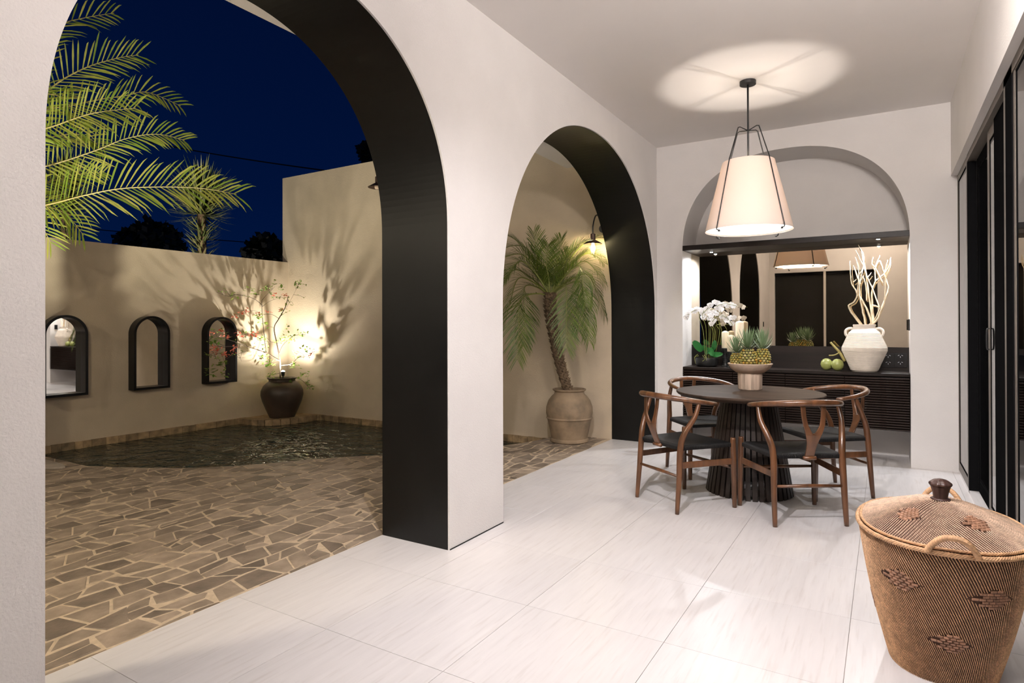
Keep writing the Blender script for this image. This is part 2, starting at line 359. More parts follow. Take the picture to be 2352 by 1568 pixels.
def lining(A, name):
    t = .003; b = MB(); path = [(A[0][0], 0)] + list(A) + [(A[-1][0], 0)]; inn = []
    cy_ = (A[0][0]+A[-1][0])/2
    for i, (y, z) in enumerate(path):
        p0 = path[max(i-1, 0)]; p1 = path[min(i+1, len(path)-1)]
        dy, dz = p1[0]-p0[0], p1[1]-p0[1]; l = math.hypot(dy, dz) or 1
        inn.append((y+dz/l*t, z-dy/l*t))
    for i in range(len(path)-1):
        a, c = path[i], path[i+1]; a2, c2 = inn[i], inn[i+1]; x0, x1 = XI-.012, XO+.001
        b.add([(x0, *a2), (x0, *c2), (x1, *c2), (x1, *a2), (x0, *a), (x0, *c), (x1, *c), (x1, *a)],
              [(0, 1, 2, 3), (0, 4, 5, 1), (2, 6, 7, 3)])
    o = b.build(name, MT['black'], smooth=True, angle=40); struct(o)
lining(A1, 'trim_1'); lining(A2, 'trim_2')
struct(MB().box(XI, XI+.003, 2.752, 3.312, 0, .006).build('shadow_gap_strip', MT['wire']))  # dark strip standing in for the shadow gap under the pier
NI = [(x, z) for x, z in sup(-.81, 1.0, 2.0, .955, 2.3)]
struct(wall_with_arches('y', YB, YB+.51, -2.1, .95, [NI], 3.5).build('wall_back', MT['plaster']))
struct(MB().box(-2.0, .4, 6.93, 7.05, -.05, 3.2).build('wall_niche', MT['plaster']))
b = MB().box(.487, .93, -.35, YB+.01, 2.52, 3.3)
struct(b.build('wall_right', MT['plaster']))
struct(MB().box(XI-.02, .95, -.45, YB+.52, CE, CE+.15).build('ceiling', MT['ceiling']))
struct(MB().box(-3.12, XO+.01, -.35, YC, 3.06, 3.22).build('eave', MT['plaster']))
# wall behind the camera with dark sliding panels and a white post (seen in the niche mirror)
b = MB(); b.box(-2.1, -1.98, -.5, -.35, 0, 3.2).box(-.12, .95, -.5, -.35, 0, 3.2).box(-1.98, -.12, -.5, -.35, 2.34, 3.2)
struct(b.build('wall_front', MT['plaster']))
d2 = struct(MB().box(-1.98, -.12, -.47, -.44, 0, 2.34).build('door_2', MT['night_room']))
MB().box(-1.06, -1.02, -.44, -.36, 0, 2.34).build('post', MT['white_post'], d2)
MB().box(-1.98, -.12, -.44, -.40, 2.28, 2.34).build('top_rail', MT['frame_black'], d2)
# floor: joint bed with one object for each tile
fl = struct(MB().box(XO, .80, -.5, 6.95, -.12, -.003).build('floor', MT['tilegap']))
xs = [XO+.0, -1.978, -1.374, -.752, -.130, .487, .80]
ys = [-.5+0*0, .55, 1.165, 1.775, 2.387, 2.992, 3.60, 4.21, 4.82, 5.43, 6.04, 6.43, 6.94]
ys = [-.5, -.055] + ys[1:]
g = .0009
for i in range(len(xs)-1):
    for j in range(len(ys)-1):
        x0, x1, y0, y1 = xs[i]+g, xs[i+1]-g, ys[j]+g, ys[j+1]-g
        if i == 0: x0 = XO
        MB().prism([(x0, y0), (x1, y0), (x1, y1), (x0, y1)], -.02, 0, bev=.0005).build('tile', MT['tile'], fl)
# ------------------------------------------------------------------ courtyard
MWX = -7.94
zt = on_x(400, 575, MWX).z
struct(MB().box(MWX-.2, MWX, -1.5, YC+.2, -.6, zt).build('wall_courtyard_left', MT['court']))
xe = on_y(649, 411.7, YC).x
b = MB().box(xe, XO, YC, YC+.22, -.6, 3.57)
struct(b.build('wall_courtyard_back', MT['court']))
WZ = -.145
poolpx = [(104, 1048), (145, 1056), (180, 1065), (200, 1069), (260, 1072), (320, 1073), (400, 1074), (470, 1072.5), (540, 1069), (600, 1064), (700, 1055), (800, 1048), (872, 1044), (1155, 1022.5), (1190, 1018), (1209, 1015)]
edge = [(MWX, 2.66), (-7.4, 2.70)] + [tuple(on_z(u, v, 0)[:2]) for u, v in poolpx] + [(-3.235, 6.05), (-3.2, YC)]
slab = [(XO, -1.4), (MWX, -1.4)] + edge + [(XO, YC)]
slab = slab[::-1]
pv = struct(MB().prism(slab, -.7, -.0035).build('paving', MT['grout']))
struct(MB().add([(MWX, 2.3, WZ), (XO-.3, 2.3, WZ), (XO-.3, YC, WZ), (MWX, YC, WZ)], [(0, 1, 2, 3)]).build('pool_water', MT['water']))
struct(MB().box(MWX, XO-.3, 2.3, YC, -.7, -.65).build('pool_floor', MT['jar']))
def clip(poly, nx, ny, d):      # keep nx*x+ny*y <= d
    out = []
    for i in range(len(poly)):
        a, c = poly[i], poly[(i+1) % len(poly)]
        da, dc = nx*a[0]+ny*a[1]-d, nx*c[0]+ny*c[1]-d
        if da <= 0: out.append(a)
        if (da < 0 < dc) or (dc < 0 < da):
            t = da/(da-dc); out.append((a[0]+(c[0]-a[0])*t, a[1]+(c[1]-a[1])*t))
    return out
def inset(poly, d):
    n = len(poly); res = poly
    ar = sum(poly[i][0]*poly[(i+1) % n][1]-poly[(i+1) % n][0]*poly[i][1] for i in range(n))
    for i in range(n):
        a, c = poly[i], poly[(i+1) % n]; ex, ey = c[0]-a[0], c[1]-a[1]; l = math.hypot(ex, ey)
        if l < 1e-5: continue
        s = 1 if ar > 0 else -1
        nx, ny = ey/l*s, -ex/l*s
        res = clip(res, nx, ny, nx*a[0]+ny*a[1]-d)
        if len(res) < 3: return []
    return res
def area(poly): return abs(sum(poly[i][0]*poly[(i+1) % len(poly)][1]-poly[(i+1) % len(poly)][0]*poly[i][1] for i in range(len(poly))))/2
def to_px(p):
    q = Vector(p)-O; d = q.dot(fwd)
    return (1176+F_PX*q.dot(RT)/d, CY-F_PX*q.dot(UP)/d, d) if d > .05 else (-9999, -9999, 1)
RW = .132; rows = []
nrow = int(5.6/RW)+2
TL = math.radians(3)
def bline(i):
    r = random.Random(100+i); ks = []; y = -2.2
    while y < 7.6:
        ks.append((y, (i*RW)+r.uniform(-.042, .042))); y += r.uniform(.10, .30)
    return ks
def bval(ks, y):
    for i in range(len(ks)-1):
        if ks[i][0] <= y <= ks[i+1][0]:
            t = (y-ks[i][0])/(ks[i+1][0]-ks[i][0]); return ks[i][1]*(1-t)+ks[i+1][1]*t
    return ks[-1][1]
bl = [bline(i) for i in range(nrow+2)]
stones = []
for i in range(nrow+1):
    r = random.Random(500+i); y = -1.6+r.uniform(0, .2); cuts = []
    while y < 6.9:
        cuts.append((y, r.uniform(-.045, .045))); y += r.uniform(.085, .21)
    for j in range(len(cuts)-1):
        (ya, sa), (yb_, sb) = cuts[j], cuts[j+1]
        def pt(k, yy): return (-2.46-bval(bl[k], yy), yy)
        p = [pt(i, ya-sa), pt(i, (ya-sa+yb_-sb)/2), pt(i, yb_-sb), pt(i+1, yb_+sb), pt(i+1, (ya+sa+yb_+sb)/2), pt(i+1, ya+sa)]
        p = [(x*math.cos(TL)-yy*math.sin(TL)*.5, yy) for x, yy in p]
        polys = [p]
        if r.random() < .22:
            q = r.uniform(.35, .65); a_ = (p[0][0]*(1-q)+p[5][0]*q, p[0][1]); c_ = (p[2][0]*q+p[3][0]*(1-q), p[2][1])
            polys = [[p[0], p[1], p[2], c_, a_], [a_, c_, p[3], p[4], p[5]]]
        for pl in polys:
            if r.random() < .28:
                k = r.randrange(len(pl)); a, c0_, d = pl[k], pl[(k-1) % len(pl)], pl[(k+1) % len(pl)]; t1, t2 = r.uniform(.1, .24), r.uniform(.1, .24)
                pl = pl[:k]+[(a[0]+(c0_[0]-a[0])*t1, a[1]+(c0_[1]-a[1])*t1), (a[0]+(d[0]-a[0])*t2, a[1]+(d[1]-a[1])*t2)]+pl[k+1:]
            pl = clip(pl, 1, 0, XO-.004); pl = clip(pl, -1, 0, -MWX-.003) if pl else pl; pl = clip(pl, 0, 1, YC-.004) if pl else pl
            if len(pl) < 3: continue
            cx, cy_ = sum(q[0] for q in pl)/len(pl), sum(q[1] for q in pl)/len(pl)
            ok = True
            for e0, e1 in zip(edge[:-1], edge[1:]):
                ex, ey = e1[0]-e0[0], e1[1]-e0[1]; l = math.hypot(ex, ey); t = ((cx-e0[0])*ex+(cy_-e0[1])*ey)/l/l
                nx, ny = -ey/l, ex/l          # points to the water side
                if -.15 < t < 1.15 and abs(nx*(cx-e0[0])+ny*(cy_-e0[1])) < .22:
                    pl = clip(pl, nx, ny, nx*e0[0]+ny*e0[1]+.004)
                    if len(pl) < 3: ok = False; break
            if not ok: continue
            pl = inset(pl, r.uniform(.0038, .0066))
            if len(pl) < 3 or area(pl) < .0005: continue
            cx, cy_ = sum(q[0] for q in pl)/len(pl), sum(q[1] for q in pl)/len(pl)
            # in the pool?
            ins = False
            for e0, e1 in zip(edge[:-1], edge[1:]):
                if min(e0[0], e1[0]) <= cx < max(e0[0], e1[0]):
                    t = (cx-e0[0])/(e1[0]-e0[0]); ins = cy_ > e0[1]+(e1[1]-e0[1])*t
            if ins: continue
            ar2 = sum(pl[q][0]*pl[(q+1) % len(pl)][1]-pl[(q+1) % len(pl)][0]*pl[q][1] for q in range(len(pl)))
            if ar2 < 0: pl = pl[::-1]
            u, v, d = to_px((cx, cy_, 0))
            vis = 95 < u < 880 and 1000 < v < 1620 or 1140 < u < 1400 and 1000 < v < 1120
            stones.append((area(pl)/d**3 if vis else 0, pl, r.uniform(-.0025, .0015)))
stones.sort(key=lambda q: -q[0])
for k, (a_, pl, dz) in enumerate(stones[:300]):
    MB().prism(pl, -.02, dz, bev=.003).build('flagstone', MT['flag'], pv)
b = MB()
for a_, pl, dz in stones[300:]: b.prism(pl, -.02, dz, bev=.003)
tag(b.build('small_flagstones', MT['flag'], pv), kind='stuff')
# pool edge stones
ce = struct(MB().box(MWX, MWX+.012, 2.66, 5.6, -.3, -.070).box(-7.3, -3.18, YC-.012, YC, -.3, -.070).build('pool_edge', MT['grout']))
y = 2.66
while y < 5.56:
    l = rnd.uniform(.08, .17); MB().box(MWX+.002, MWX+.03+rnd.uniform(-.004, .004), y, y+l-.004, -.3, -.064+rnd.uniform(-.003, .003)).build('edge_stone', MT['coping'], ce); y += l
x = -7.25
while x < -3.2:
    l = rnd.uniform(.05, .12); MB().box(x, x+l-.004, YC-.03+rnd.uniform(-.004, .004), YC-.002, -.3, -.064+rnd.uniform(-.003, .003)).build('edge_stone', MT['coping'], ce); x += l
# corner platform for the jar
pp = [(MWX, 5.53), (-7.72, 5.525), (-7.55, 5.545), (-7.42, 5.62), (-7.33, 5.74), (-7.27, 5.93), (-7.245, 6.12), (-7.24, YC)]
pp = [tuple(q[:2]) for q in smooth_path([(x, y, 0) for x, y in pp], 3)]
pf = struct(MB().prism(([(MWX, YC)] + pp), -.6, -.071).build('corner_ledge', MT['coping']))
for i in range(len(pp)-1):
    (xa, ya), (xb, yb2) = pp[i], pp[i+1]
    if i % 2: continue
    (xb, yb2) = pp[min(i+2, len(pp)-1)]; dx, dy = xb-xa, yb2-ya; l = math.hypot(dx, dy); nx, ny = -dy/l*.09, dx/l*.09; ox, oy = dy/l*.02, -dx/l*.02; q = .004/l
    MB().prism([(xa+dx*q+ox, ya+dy*q+oy), (xb-dx*q+ox, yb2-dy*q+oy), (xb-dx*q+nx, yb2-dy*q+ny), (xa+dx*q+nx, ya+dy*q+ny)], -.3, -.062, bev=.004).build('edge_stone', MT['coping'], pf)
MT['pale'] = simple('pale_slab_stone', (.42, .36, .30), .7, noise=.15, nscale=8)
# pale step slab near the pool
c = on_z(95, 1066, 0)
b = MB(); b.prism([(c.x+.36*math.cos(a)+.02*math.sin(3*a), c.y+.10*math.sin(a)+.01*math.cos(2*a)) for a in [2*PI*k/18 for k in range(18)]], 0, .016, bev=.004)
tag(b.build('step_slab', MT['pale']), 'pale rounded stone slab lying on the paving at the left end of the pool', 'slab')
# ------------------------------------------------------------------ glazed doors on the right
dr = struct(MB().box(.53, .80, -.35, YB, 0, .022).build('door_1', MT['tile']))
def frame_panel(y0, y1, x0, x1, z0, z1, w, m1, m2, name, glass=True):
    f = MB()
    f.box(x0, x1, y0, y0+w, z0, z1).box(x0, x1, y1-w, y1, z0, z1).box(x0, x1, y0+w, y1-w, z0, z0+w*1.25).box(x0, x1, y0+w, y1-w, z1-w, z1)
    o = f.build(name, m1, dr); bev(o, .003, 1)
    gk = MB(); q = .014; xa = x0+.003; xb = x1-.004
    a, c, d, e_ = y0+w, y1-w, z0+w*1.25, z1-w
    gk.box(xa, xb, a, a+q, d, e_).box(xa, xb, c-q*1.6, c, d, e_).box(xa, xb, a+q, c-q, d, d+q).box(xa, xb, a+q, c-q, e_-q, e_)
    gk.build('gasket', m2, o)
    if glass: MB().box(x0+.005, x0+.011, a+q, c-q, d+q, e_-q).build('pane', MT['glass'], o)
    return o
frame_panel(5.70, 6.418, .53, .575, .022, 2.515, .055, MT['frame'], MT['frame_black'], 'fixed_sash')
MB().box(.53, .585, 5.655, 5.70, .0, 2.46).build('post', MT['frame_black'], dr)
frame_panel(4.86, 5.655, .585, .625, .022, 2.47, .075, MT['frame_black'], MT['frame_black'], 'sliding_sash')
MB().box(.557, .60, 4.12, 4.60, .0, 2.47).build('post', MT['frame_black'], dr)
s2 = frame_panel(4.00, 4.90, .56, .60, .022, 2.47, .07, MT['frame'], MT['frame_black'], 'sliding_sash')
MB().box(.53, .57, 3.80, 3.99, .0, 2.515).build('post', MT['frame_black'], dr)
MB().box(.53, .575, 3.99, 4.04, .0, 2.515).build('post', MT['frame'], dr)
frame_panel(.30, 3.80, .535, .575, .022, 2.515, .05, MT['frame'], MT['frame_black'], 'fixed_sash')
b = MB(); b.box(.53, .72, -.35, YB-.72, 2.47, 2.52); b.build('top_rail', MT['frame'], dr)
for yy in (4.90,):
    h = MB(); zc = 1.16
    h.tube(smooth_path([(.56, yy-.035, zc-.065), (.549, yy-.035, zc-.06), (.547, yy-.035, zc), (.549, yy-.035, zc+.06), (.56, yy-.035, zc+.065)], 4), .004, 6)
    h.tube(smooth_path([(.56, yy-.06, zc-.065), (.549, yy-.06, zc-.06), (.547, yy-.06, zc), (.549, yy-.06, zc+.06), (.56, yy-.06, zc+.065)], 4), .003, 6)
    h.build('handle', MT['dark_metal'], s2, smooth=True)
MB().box(.9, 3.2, -.4, 6.9, -.12, 0).build('inner_floor', MT['tile'], dr)
MB().box(3.1, 3.2, -.4, 6.9, 0, 2.9).box(.95, 3.2, 6.45, 6.6, 0, 2.9).box(.95, 3.2, -.5, -.4, 0, 2.9).box(.93, 3.2, -.4, 6.6, 2.8, 2.9).build('inner_wall', MT['plaster'], dr)
b = MB(); n = 200; vs = []
for i in range(n+1):
    y = 4.35+2.0*i/n; x = .83+.035*math.sin(i*.62)+.012*math.sin(i*1.7); vs += [(x, y, .03), (x+.01*math.sin(i*.3), y, 2.45)]
b.add(vs, [(2*i, 2*i+2, 2*i+3, 2*i+1) for i in range(n)])
tag(b.build('curtain', MT['curtain'], smooth=True), 'taupe linen curtain hanging in folds behind the far glazed doors', 'curtain')
# ------------------------------------------------------------------ dining table
TX, TY = -.885, 4.905
t = ez('dining_table', (TX, TY, 0)); tag(t, 'round dark wood dining table on a tapered slatted drum base', 'table')
R_ = .528
MB().lathe([(R_-.035, .712), (R_-.008, .728), (R_, .738), (R_, .746), (R_-.004, .75)], 72).build('tabletop', MT['tabletop'], t, smooth=True, angle=35)
ns = 40
def slat_mesh():
    b = MB(); z0, z1 = 0.0, .712; r0, r1 = .300, .185; w0, w1, th = .0165, .0125, .011
    b.add([(r0-th, -w0, z0), (r0+th, -w0, z0), (r0+th, w0, z0), (r0-th, w0, z0), (r1-th, -w1, z1), (r1+th, -w1, z1), (r1+th, w1, z1), (r1-th, w1, z1)],
          [(0, 3, 2, 1), (4, 5, 6, 7), (0, 1, 5, 4), (1, 2, 6, 5), (2, 3, 7, 6), (3, 0, 4, 7)])
    return b
s0 = slat_mesh().build('slat', MT['slat'], t)
for i in range(1, ns):
    s = s0.copy(); C.objects.link(s); s.parent = t; s.rotation_euler = (0, 0, 2*PI*i/ns)
MB().lathe([(.172, .66), (.172, .712)], 40).build('support_ring', MT['slat'], t)
MB().lathe([(.27, .03), (.285, .03), (.28, .075), (.265, .075), (.27, .03)], 40, cap0=False, cap1=False).build('support_ring', MT['slat'], t)
# ------------------------------------------------------------------ chairs
def make_chair():
    c = ez('dining_chair'); W = MT['walnut']
    for s in (-1, 1):
        pts = smooth_path([(s*.225, -.235, 0), (s*.222, -.215, .22), (s*.218, -.20, .43), (s*.232, -.175, .53), (s*.262, -.115, .64), (s*.262, -.075, .742)], 5)
        n = len(pts); rad = [.0135+.0075*math.sin(PI*min(1, (i/(n-1))*1.05)**.9) for i in range(n)]
        MB().tube(pts, rad, 10).build('leg', W, c, smooth=True)
        pf_ = smooth_path([(s*.262, .225, 0), (s*.26, .222, .2), (s*.255, .22, .44), (s*.255, .22, .478)], 4)
        n = len(pf_); MB().tube(pf_, [.0125+.007*math.sin(PI*(i/(n-1)*.8+.1)) for i in range(n)], 10).build('leg', W, c, smooth=True)
    rail = [(s_*0+.275*math.sin(a)*(1 if abs(a) < PI/2 else 1), -.02-.265*math.cos(a), .772-.045*(1-math.cos(a))*.9) for s_, a in [(0, q) for q in [PI*(-.60+1.2*k/24) for k in range(25)]]]
    rr = [(.013+.008*math.cos((k/24-.5)*PI)**1.0, .016+.006*math.cos((k/24-.5)*PI)) for k in range(25)]
    MB().tube(rail, rr, 10).build('top_rail', W, c, smooth=True)
    # Y-shaped splat, slightly bowed
    b = MB(); th = .006
    def ribbon(path):
        vs = []; fs = []
        for (x0, x1, y, z) in path:
            vs += [(x0, y-th, z), (x1, y-th, z), (x1, y+th, z), (x0, y+th, z)]
        for i in range(len(path)-1):
            for k in range(4): fs.append((i*4+k, i*4+(k+1) % 4, (i+1)*4+(k+1) % 4, (i+1)*4+k))
        fs += [(3, 2, 1, 0), tuple((len(path)-1)*4+k for k in range(4))]
        b.add(vs, fs)
    yb = lambda z: -.212-.055*math.sin(PI*.5*max(0, min(1, (z-.42)/.3)))-.02*math.sin(PI*max(0, min(1, (z-.42)/.3)))
    ribbon([(-.030, .030, yb(z), z) for z in (.415, .45, .48)] + [(-.034, .034, yb(.52), .52), (-.042, .042, yb(.55), .55), (-.050, .050, yb(.575), .575)])
    for s in (-1, 1):
        pth = []
        for z, a, e in ((.572, .0, .050), (.60, .018, .058), (.635, .036, .068), (.69, .046, .076), (.762, .048, .080)):
            x0, x1 = (a, e) if s > 0 else (-e, -a); pth.append((x0, x1, yb(z), z))
        ribbon(pth)
    bev(b.build('splat', W, c, smooth=True, angle=40), .004, 2)
    # seat: woven envelope
    n = 20; vs = []; fs = []
    def hw(y): return .222+(.257-.222)*(y+.2)/.42
    for j in range(n+1):
        y = -.205+.425*j/n
        for i in range(n+1):
            x = (-1+2*i/n)*hw(y); u_ = abs(-1+2*i/n); v_ = abs(-1+2*j/n)
            z = .452-.014*(1-max(u_, v_)**3) - (.012 if max(u_, v_) > .97 else 0)
            vs.append((x, y, z))
    for j in range(n):
        for i in range(n): fs.append((j*(n+1)+i, j*(n+1)+i+1, (j+1)*(n+1)+i+1, (j+1)*(n+1)+i))
    m_ = len(vs); vs += [(x, y, z-.034+ (.010 if max(abs(x)/hw(y), abs((y-.0075)/.2125)) > .97 else -.0)) for x, y, z in vs]
    fs += [tuple(q+m_ for q in reversed(f)) for f in fs]
    for i in range(n):
        for a, d in ((i, i+1), (n*(n+1)+i+1, n*(n+1)+i)): fs.append((d, a, a+m_, d+m_))
        a, d = i*(n+1), (i+1)*(n+1); fs.append((a, d, d+m_, a+m_)); a, d = a+n, d+n; fs.append((d, a, a+m_, d+m_))
    b = MB(); b.add(vs, fs); b.build('seat', MT['cord'], c, smooth=True)
    for s in (-1, 1):     # broad side stretchers
        b = MB(); b.obox((s*.2395, .006, .318), (.0055, -s*.0005, 0), (s*.0185, .205, 0), (0, .0, .0215)); o = b.build('side_stretcher', W, c); bev(o, .004, 2)
        o.rotation_euler = (0, 0, 0)
    MB().tube([(-.218, -.214, .245), (0, -.216, .247), (.218, -.214, .245)], [(.009, .009), (.0125, .0125), (.009, .009)], 8).build('rear_stretcher', W, c, smooth=True)
    MB().tube([(-.256, .221, .27), (0, .221, .27), (.256, .221, .27)], [.009, .0125, .009], 8).build('front_stretcher', W, c, smooth=True)
    MB().tube([(-.04, -.222, .422), (.04, -.222, .422)], .0125, 8).build('seat_rail', MT['walnut'], c, smooth=True)
    return c
def copy_tree(o, parent=None):
    c = o.copy(); C.objects.link(c); c.parent = parent
    for ch in list(o.children): copy_tree(ch, c)
    return c
GR = 'wishbone chairs around the round table'
spec = [((-.525, 4.425), (-.300, .468), 'walnut Y-back chair nearest the camera, its back towards the woven basket'),
        ((-1.232, 4.37), (.27, .385), 'walnut Y-back chair at front left of the table, nearest the broad white pier'),
        ((-.400, 5.190), (-.81, -.59), 'walnut Y-back chair at the right rear of the table, in front of the louvred sideboard'),
        ((-1.33, 5.36), (.62, -.62), 'walnut Y-back chair behind the table at left, tucked close to the black arch')]
ch0 = make_chair()
for i, ((x, y), (dx, dy), lab) in enumerate(spec):
    c = ch0 if i == 0 else copy_tree(ch0)
    c.location = (x, y, 0); c.rotation_euler = (0, 0, math.atan2(dy, dx)-PI/2); tag(c, lab, 'chair', 'Y-back chairs around the round table')
# ------------------------------------------------------------------ pendant lamp
PX, PY = -.905, 5.04
t = ez('pendant_lamp', (PX, PY, CE)); tag(t, 'large cream cone pendant lamp in a thin black wire frame above the table', 'lamp')
def z(v): return v-CE
MB().lathe([(.06, z(3.122)), (.06, z(3.15))], 32).build('canopy', MT['dark_metal'], t, smooth=True, angle=40)
MB().tube([(0, 0, z(3.13)), (0, 0, z(2.40))], .0075, 8).build('rod', MT['dark_metal'], t, smooth=True)
vang = math.atan2(PY, PX)
for k in range(4):
    a = vang+PI/4+PI/2*k+.05; c_, s_ = math.cos(a), math.sin(a)
    pts = [(0, 0, z(2.765)), (.085*c_, .085*s_, z(2.782)), (.105*c_, .105*s_, z(2.775)), (.113*c_, .113*s_, z(2.755)), (.200*c_, .200*s_, z(2.52)), (.333*c_, .333*s_, z(1.985)), (.331*c_, .331*s_, z(1.972)), (.305*c_, .305*s_, z(1.972))]
    MB().tube(pts, .0045, 6).build('frame_rod', MT['dark_metal'], t, smooth=True)
    MB().lathe([(.002, z(1.958)), (.009, z(1.960)), (.009, z(1.972))], 10, c=(.309*c_, .309*s_, 0)).build('finial', MT['dark_metal'], t, smooth=True)
MB().lathe([(.323, z(1.985)), (.192, z(2.52)), (.1905, z(2.52)), (.3215, z(1.985)), (.323, z(1.985))], 64, cap0=False, cap1=False).build('lamp_shade', MT['shade'], t, smooth=True, angle=50)
MB().lathe([(.314, z(1.997)), (.314, z(1.999))], 64).build('diffuser', MT['diffuser'], t)
MB().lathe([(.314, z(2.0005)), (.314, z(2.002))], 64).build('diffuser_glow_block', MT['candle'], t)  # unseen disc added to keep the diffuser's glow off the shade
MB().lathe([(.016, z(2.37)), (.020, z(2.385)), (.010, z(2.41))], 20).build('lamp_holder', MT['dark_metal'], t, smooth=True)
MB().lathe([(.003, -.030), (.011, -.022), (.014, -.004), (.010, .014), (.004, .03), (.004, .1)], 12, c=(0, 0, z(2.27))).build('bulb', MT['bulb'], t, smooth=True)
light('pendant_bulb_light', 'POINT', (PX, PY, 2.27), 52, (1, .91, .82), .020)
light('pendant_down_light', 'AREA', (PX, PY, 1.99), 9, (1, .91, .82), sx_=.45, sy_=.45, target=(PX, PY, 0))
# ------------------------------------------------------------------ niche: sideboard, cladding, mirror, shelf
YF = 6.418; YM = 6.77
t = ez('sideboard', (-.81, YF, 0)); tag(t, 'long dark wall-hung sideboard with four louvred doors in the arched niche', 'sideboard')
def bx(o, x0, x1, y0, y1, z0, z1, name, m, par=None, bv=0):
    ob = MB().box(x0-o[0], x1-o[0], y0-o[1], y1-o[1], z0-o[2], z1-o[2]).build(name, m, par if par else t)
    if bv: bev(ob, bv, 1)
    return ob
o3 = (-.81, YF, 0)
ZT, ZB = .820, .308
bx(o3, -1.808, .188, YF-.004, YM, ZT-.030, ZT, 'worktop', MT['espresso'], bv=.003)
bx(o3, -1.806, .186, YF+.022, YM, ZB, ZT-.031, 'carcass', MT['espresso'])
dx0 = [-1.806, -1.306, -.822, -.318, .186]
nsl = 21
for k in range(4):
    xa, xb = dx0[k]+.003, dx0[k+1]-.003
    d = bx(o3, xa, xb, YF+.012, YF+.0215, ZB, ZT-.034, 'door', MT['frame_black'])
    ph = (ZT-.036-ZB)/nsl
    m0 = None
    for j in range(nsl):
        zc = ZB+ph*(j+.5); hh = ph*.37
        if m0 is None:
            b = MB(); w = (xb-xa)/2; pr = [(.011, -hh), (-.006, -hh), (-.012, -hh*.3), (-.012, hh*.5), (-.004, hh), (.011, hh)]
            n = len(pr); vs = [(sx_*w, y_, z_) for sx_ in (-1, 1) for y_, z_ in pr]
            b.add(vs, [tuple(range(n)), tuple(range(2*n-1, n-1, -1))]+[(i, i+n, (i+1) % n+n, (i+1) % n) for i in range(n)])
            m0 = b.build('slat', MT['louvre'], d); s = m0
        else: s = m0.copy(); C.objects.link(s); s.parent = d
        s.location = ((xa+xb)/2-o3[0], .0, zc)
cl = struct(MB().box(-1.81, .19, YM, 6.93, .30, on_y(1870, 795, YM).z).build('backsplash', MT['espresso']))
mz = on_y(1870, 795, YM).z
tag(MB().box(-1.81, .19, YM-.001, YM+.01, mz+.001, 2.0315).build('niche_mirror', MT['bronze_mirror']), 'wide wall mirror filling the niche above the dark backsplash', 'mirror')
struct(MB().box(-1.81, .19, YM+.011, 6.93, mz, 2.03).build('mirror_backing', MT['espresso']))
t = ez('wood_shelf', (-.81, YF, 2.06)); tag(t, 'dark wood shelf beam with small spotlights across the niche above the mirror', 'shelf')
bv_ = MB().box(-1.0, 1.0, .006, .512, -.028, .024).build('board', MT['espresso'], t); bev(bv_, .003, 1)
for (u, v) in ((1634, 578), (2017, 548)):
    q = on_z(u, v, 2.032)
    MB().lathe([(.022, -.006), (.024, 0), (.024, .004)], 20, c=(q.x+.81, q.y-YF, -.028)).build('spotlight', MT['dark_metal'], t, smooth=True, angle=40)
    MB().lathe([(.015, -.0075), (.015, -.006)], 16, c=(q.x+.81, q.y-YF, -.028)).build('led_lens', MT['led'], t)
    light('shelf_spot', 'SPOT', (q.x, q.y, 2.018), 60, (.93, .95, 1.0), .012, spot=168, blend=.7)
struct(MB().box(.178, .1905, 6.50, 6.56, 1.20, 1.30).build('switch_plate', MT['socket']))
struct(MB().box(XI-.002, XI+.008, .40, .47, 1.22, 1.32).build('switch_plate', MT['socket']))
for (u, v, lab) in ((2040, 827, 'black double socket plate on the backsplash just right of the ribbed vase'), (2068, 827, 'black double socket plate at the right end of the backsplash')):
    q = on_y(u, v, YM); t = ez('socket_plate', (q.x, YM, q.z)); tag(t, lab, 'socket', 'socket plates on the backsplash')
    o = MB().box(-.052, .052, -.009, -.0005, -.070, .070).build('plate', MT['socket'], t); bev(o, .003, 2)
    for s in (-1, 1):
        for (a, c) in ((-.014, .016), (.014, .016), (0, -.002)):
            ang = .5 if a < 0 else -.5
            if a == 0: ang = PI/2
            MB().obox((a, -.0105, s*.032+c*.8), (math.cos(ang)*.006, 0, math.sin(ang)*.006), (0, .001, 0), (-math.sin(ang)*.0018, 0, math.cos(ang)*.0018)).build('slot', MT['socket_pin'], o)
# ------------------------------------------------------------------ bowl and pineapples on the table
BX, BY, BZ = TX+.0, TY-.0, .75
q = on_z(1718, 896, .75); BX, BY = q.x, q.y+.085
t = ez('pedestal_bowl', (BX, BY, .75)); tag(t, 'pale wooden bowl on a thick fluted pedestal in the middle of the table', 'bowl')
b = MB(); n = 64; prof = []
vs = []; hs_ = (0, .006, .118, .13)
for j, zz in enumerate(hs_):
    for i in range(n):
        a = 2*PI*i/n; fl = (.0045*abs(math.sin(a*8)) if 0 < j < 3 else .002); r = (.080, .084, .086, .087)[j]+fl; vs.append((r*math.cos(a), r*math.sin(a), zz))
b.add(vs, [(j*n+i, j*n+(i+1) % n, (j+1)*n+(i+1) % n, (j+1)*n+i) for j in range(3) for i in range(n)]+[tuple(range(n-1, -1, -1)), tuple(3*n+i for i in range(n))])
b.build('pedestal', MT['bowl_leg'], t, smooth=True, angle=40)
MB().lathe([(.082, .128), (.105, .134), (.140, .160), (.163, .195), (.166, .202), (.161, .204), (.135, .178), (.10, .160), (.0, .155)], 56, cap1=False).build('bowl', MT['bowl'], t, smooth=True, angle=50)
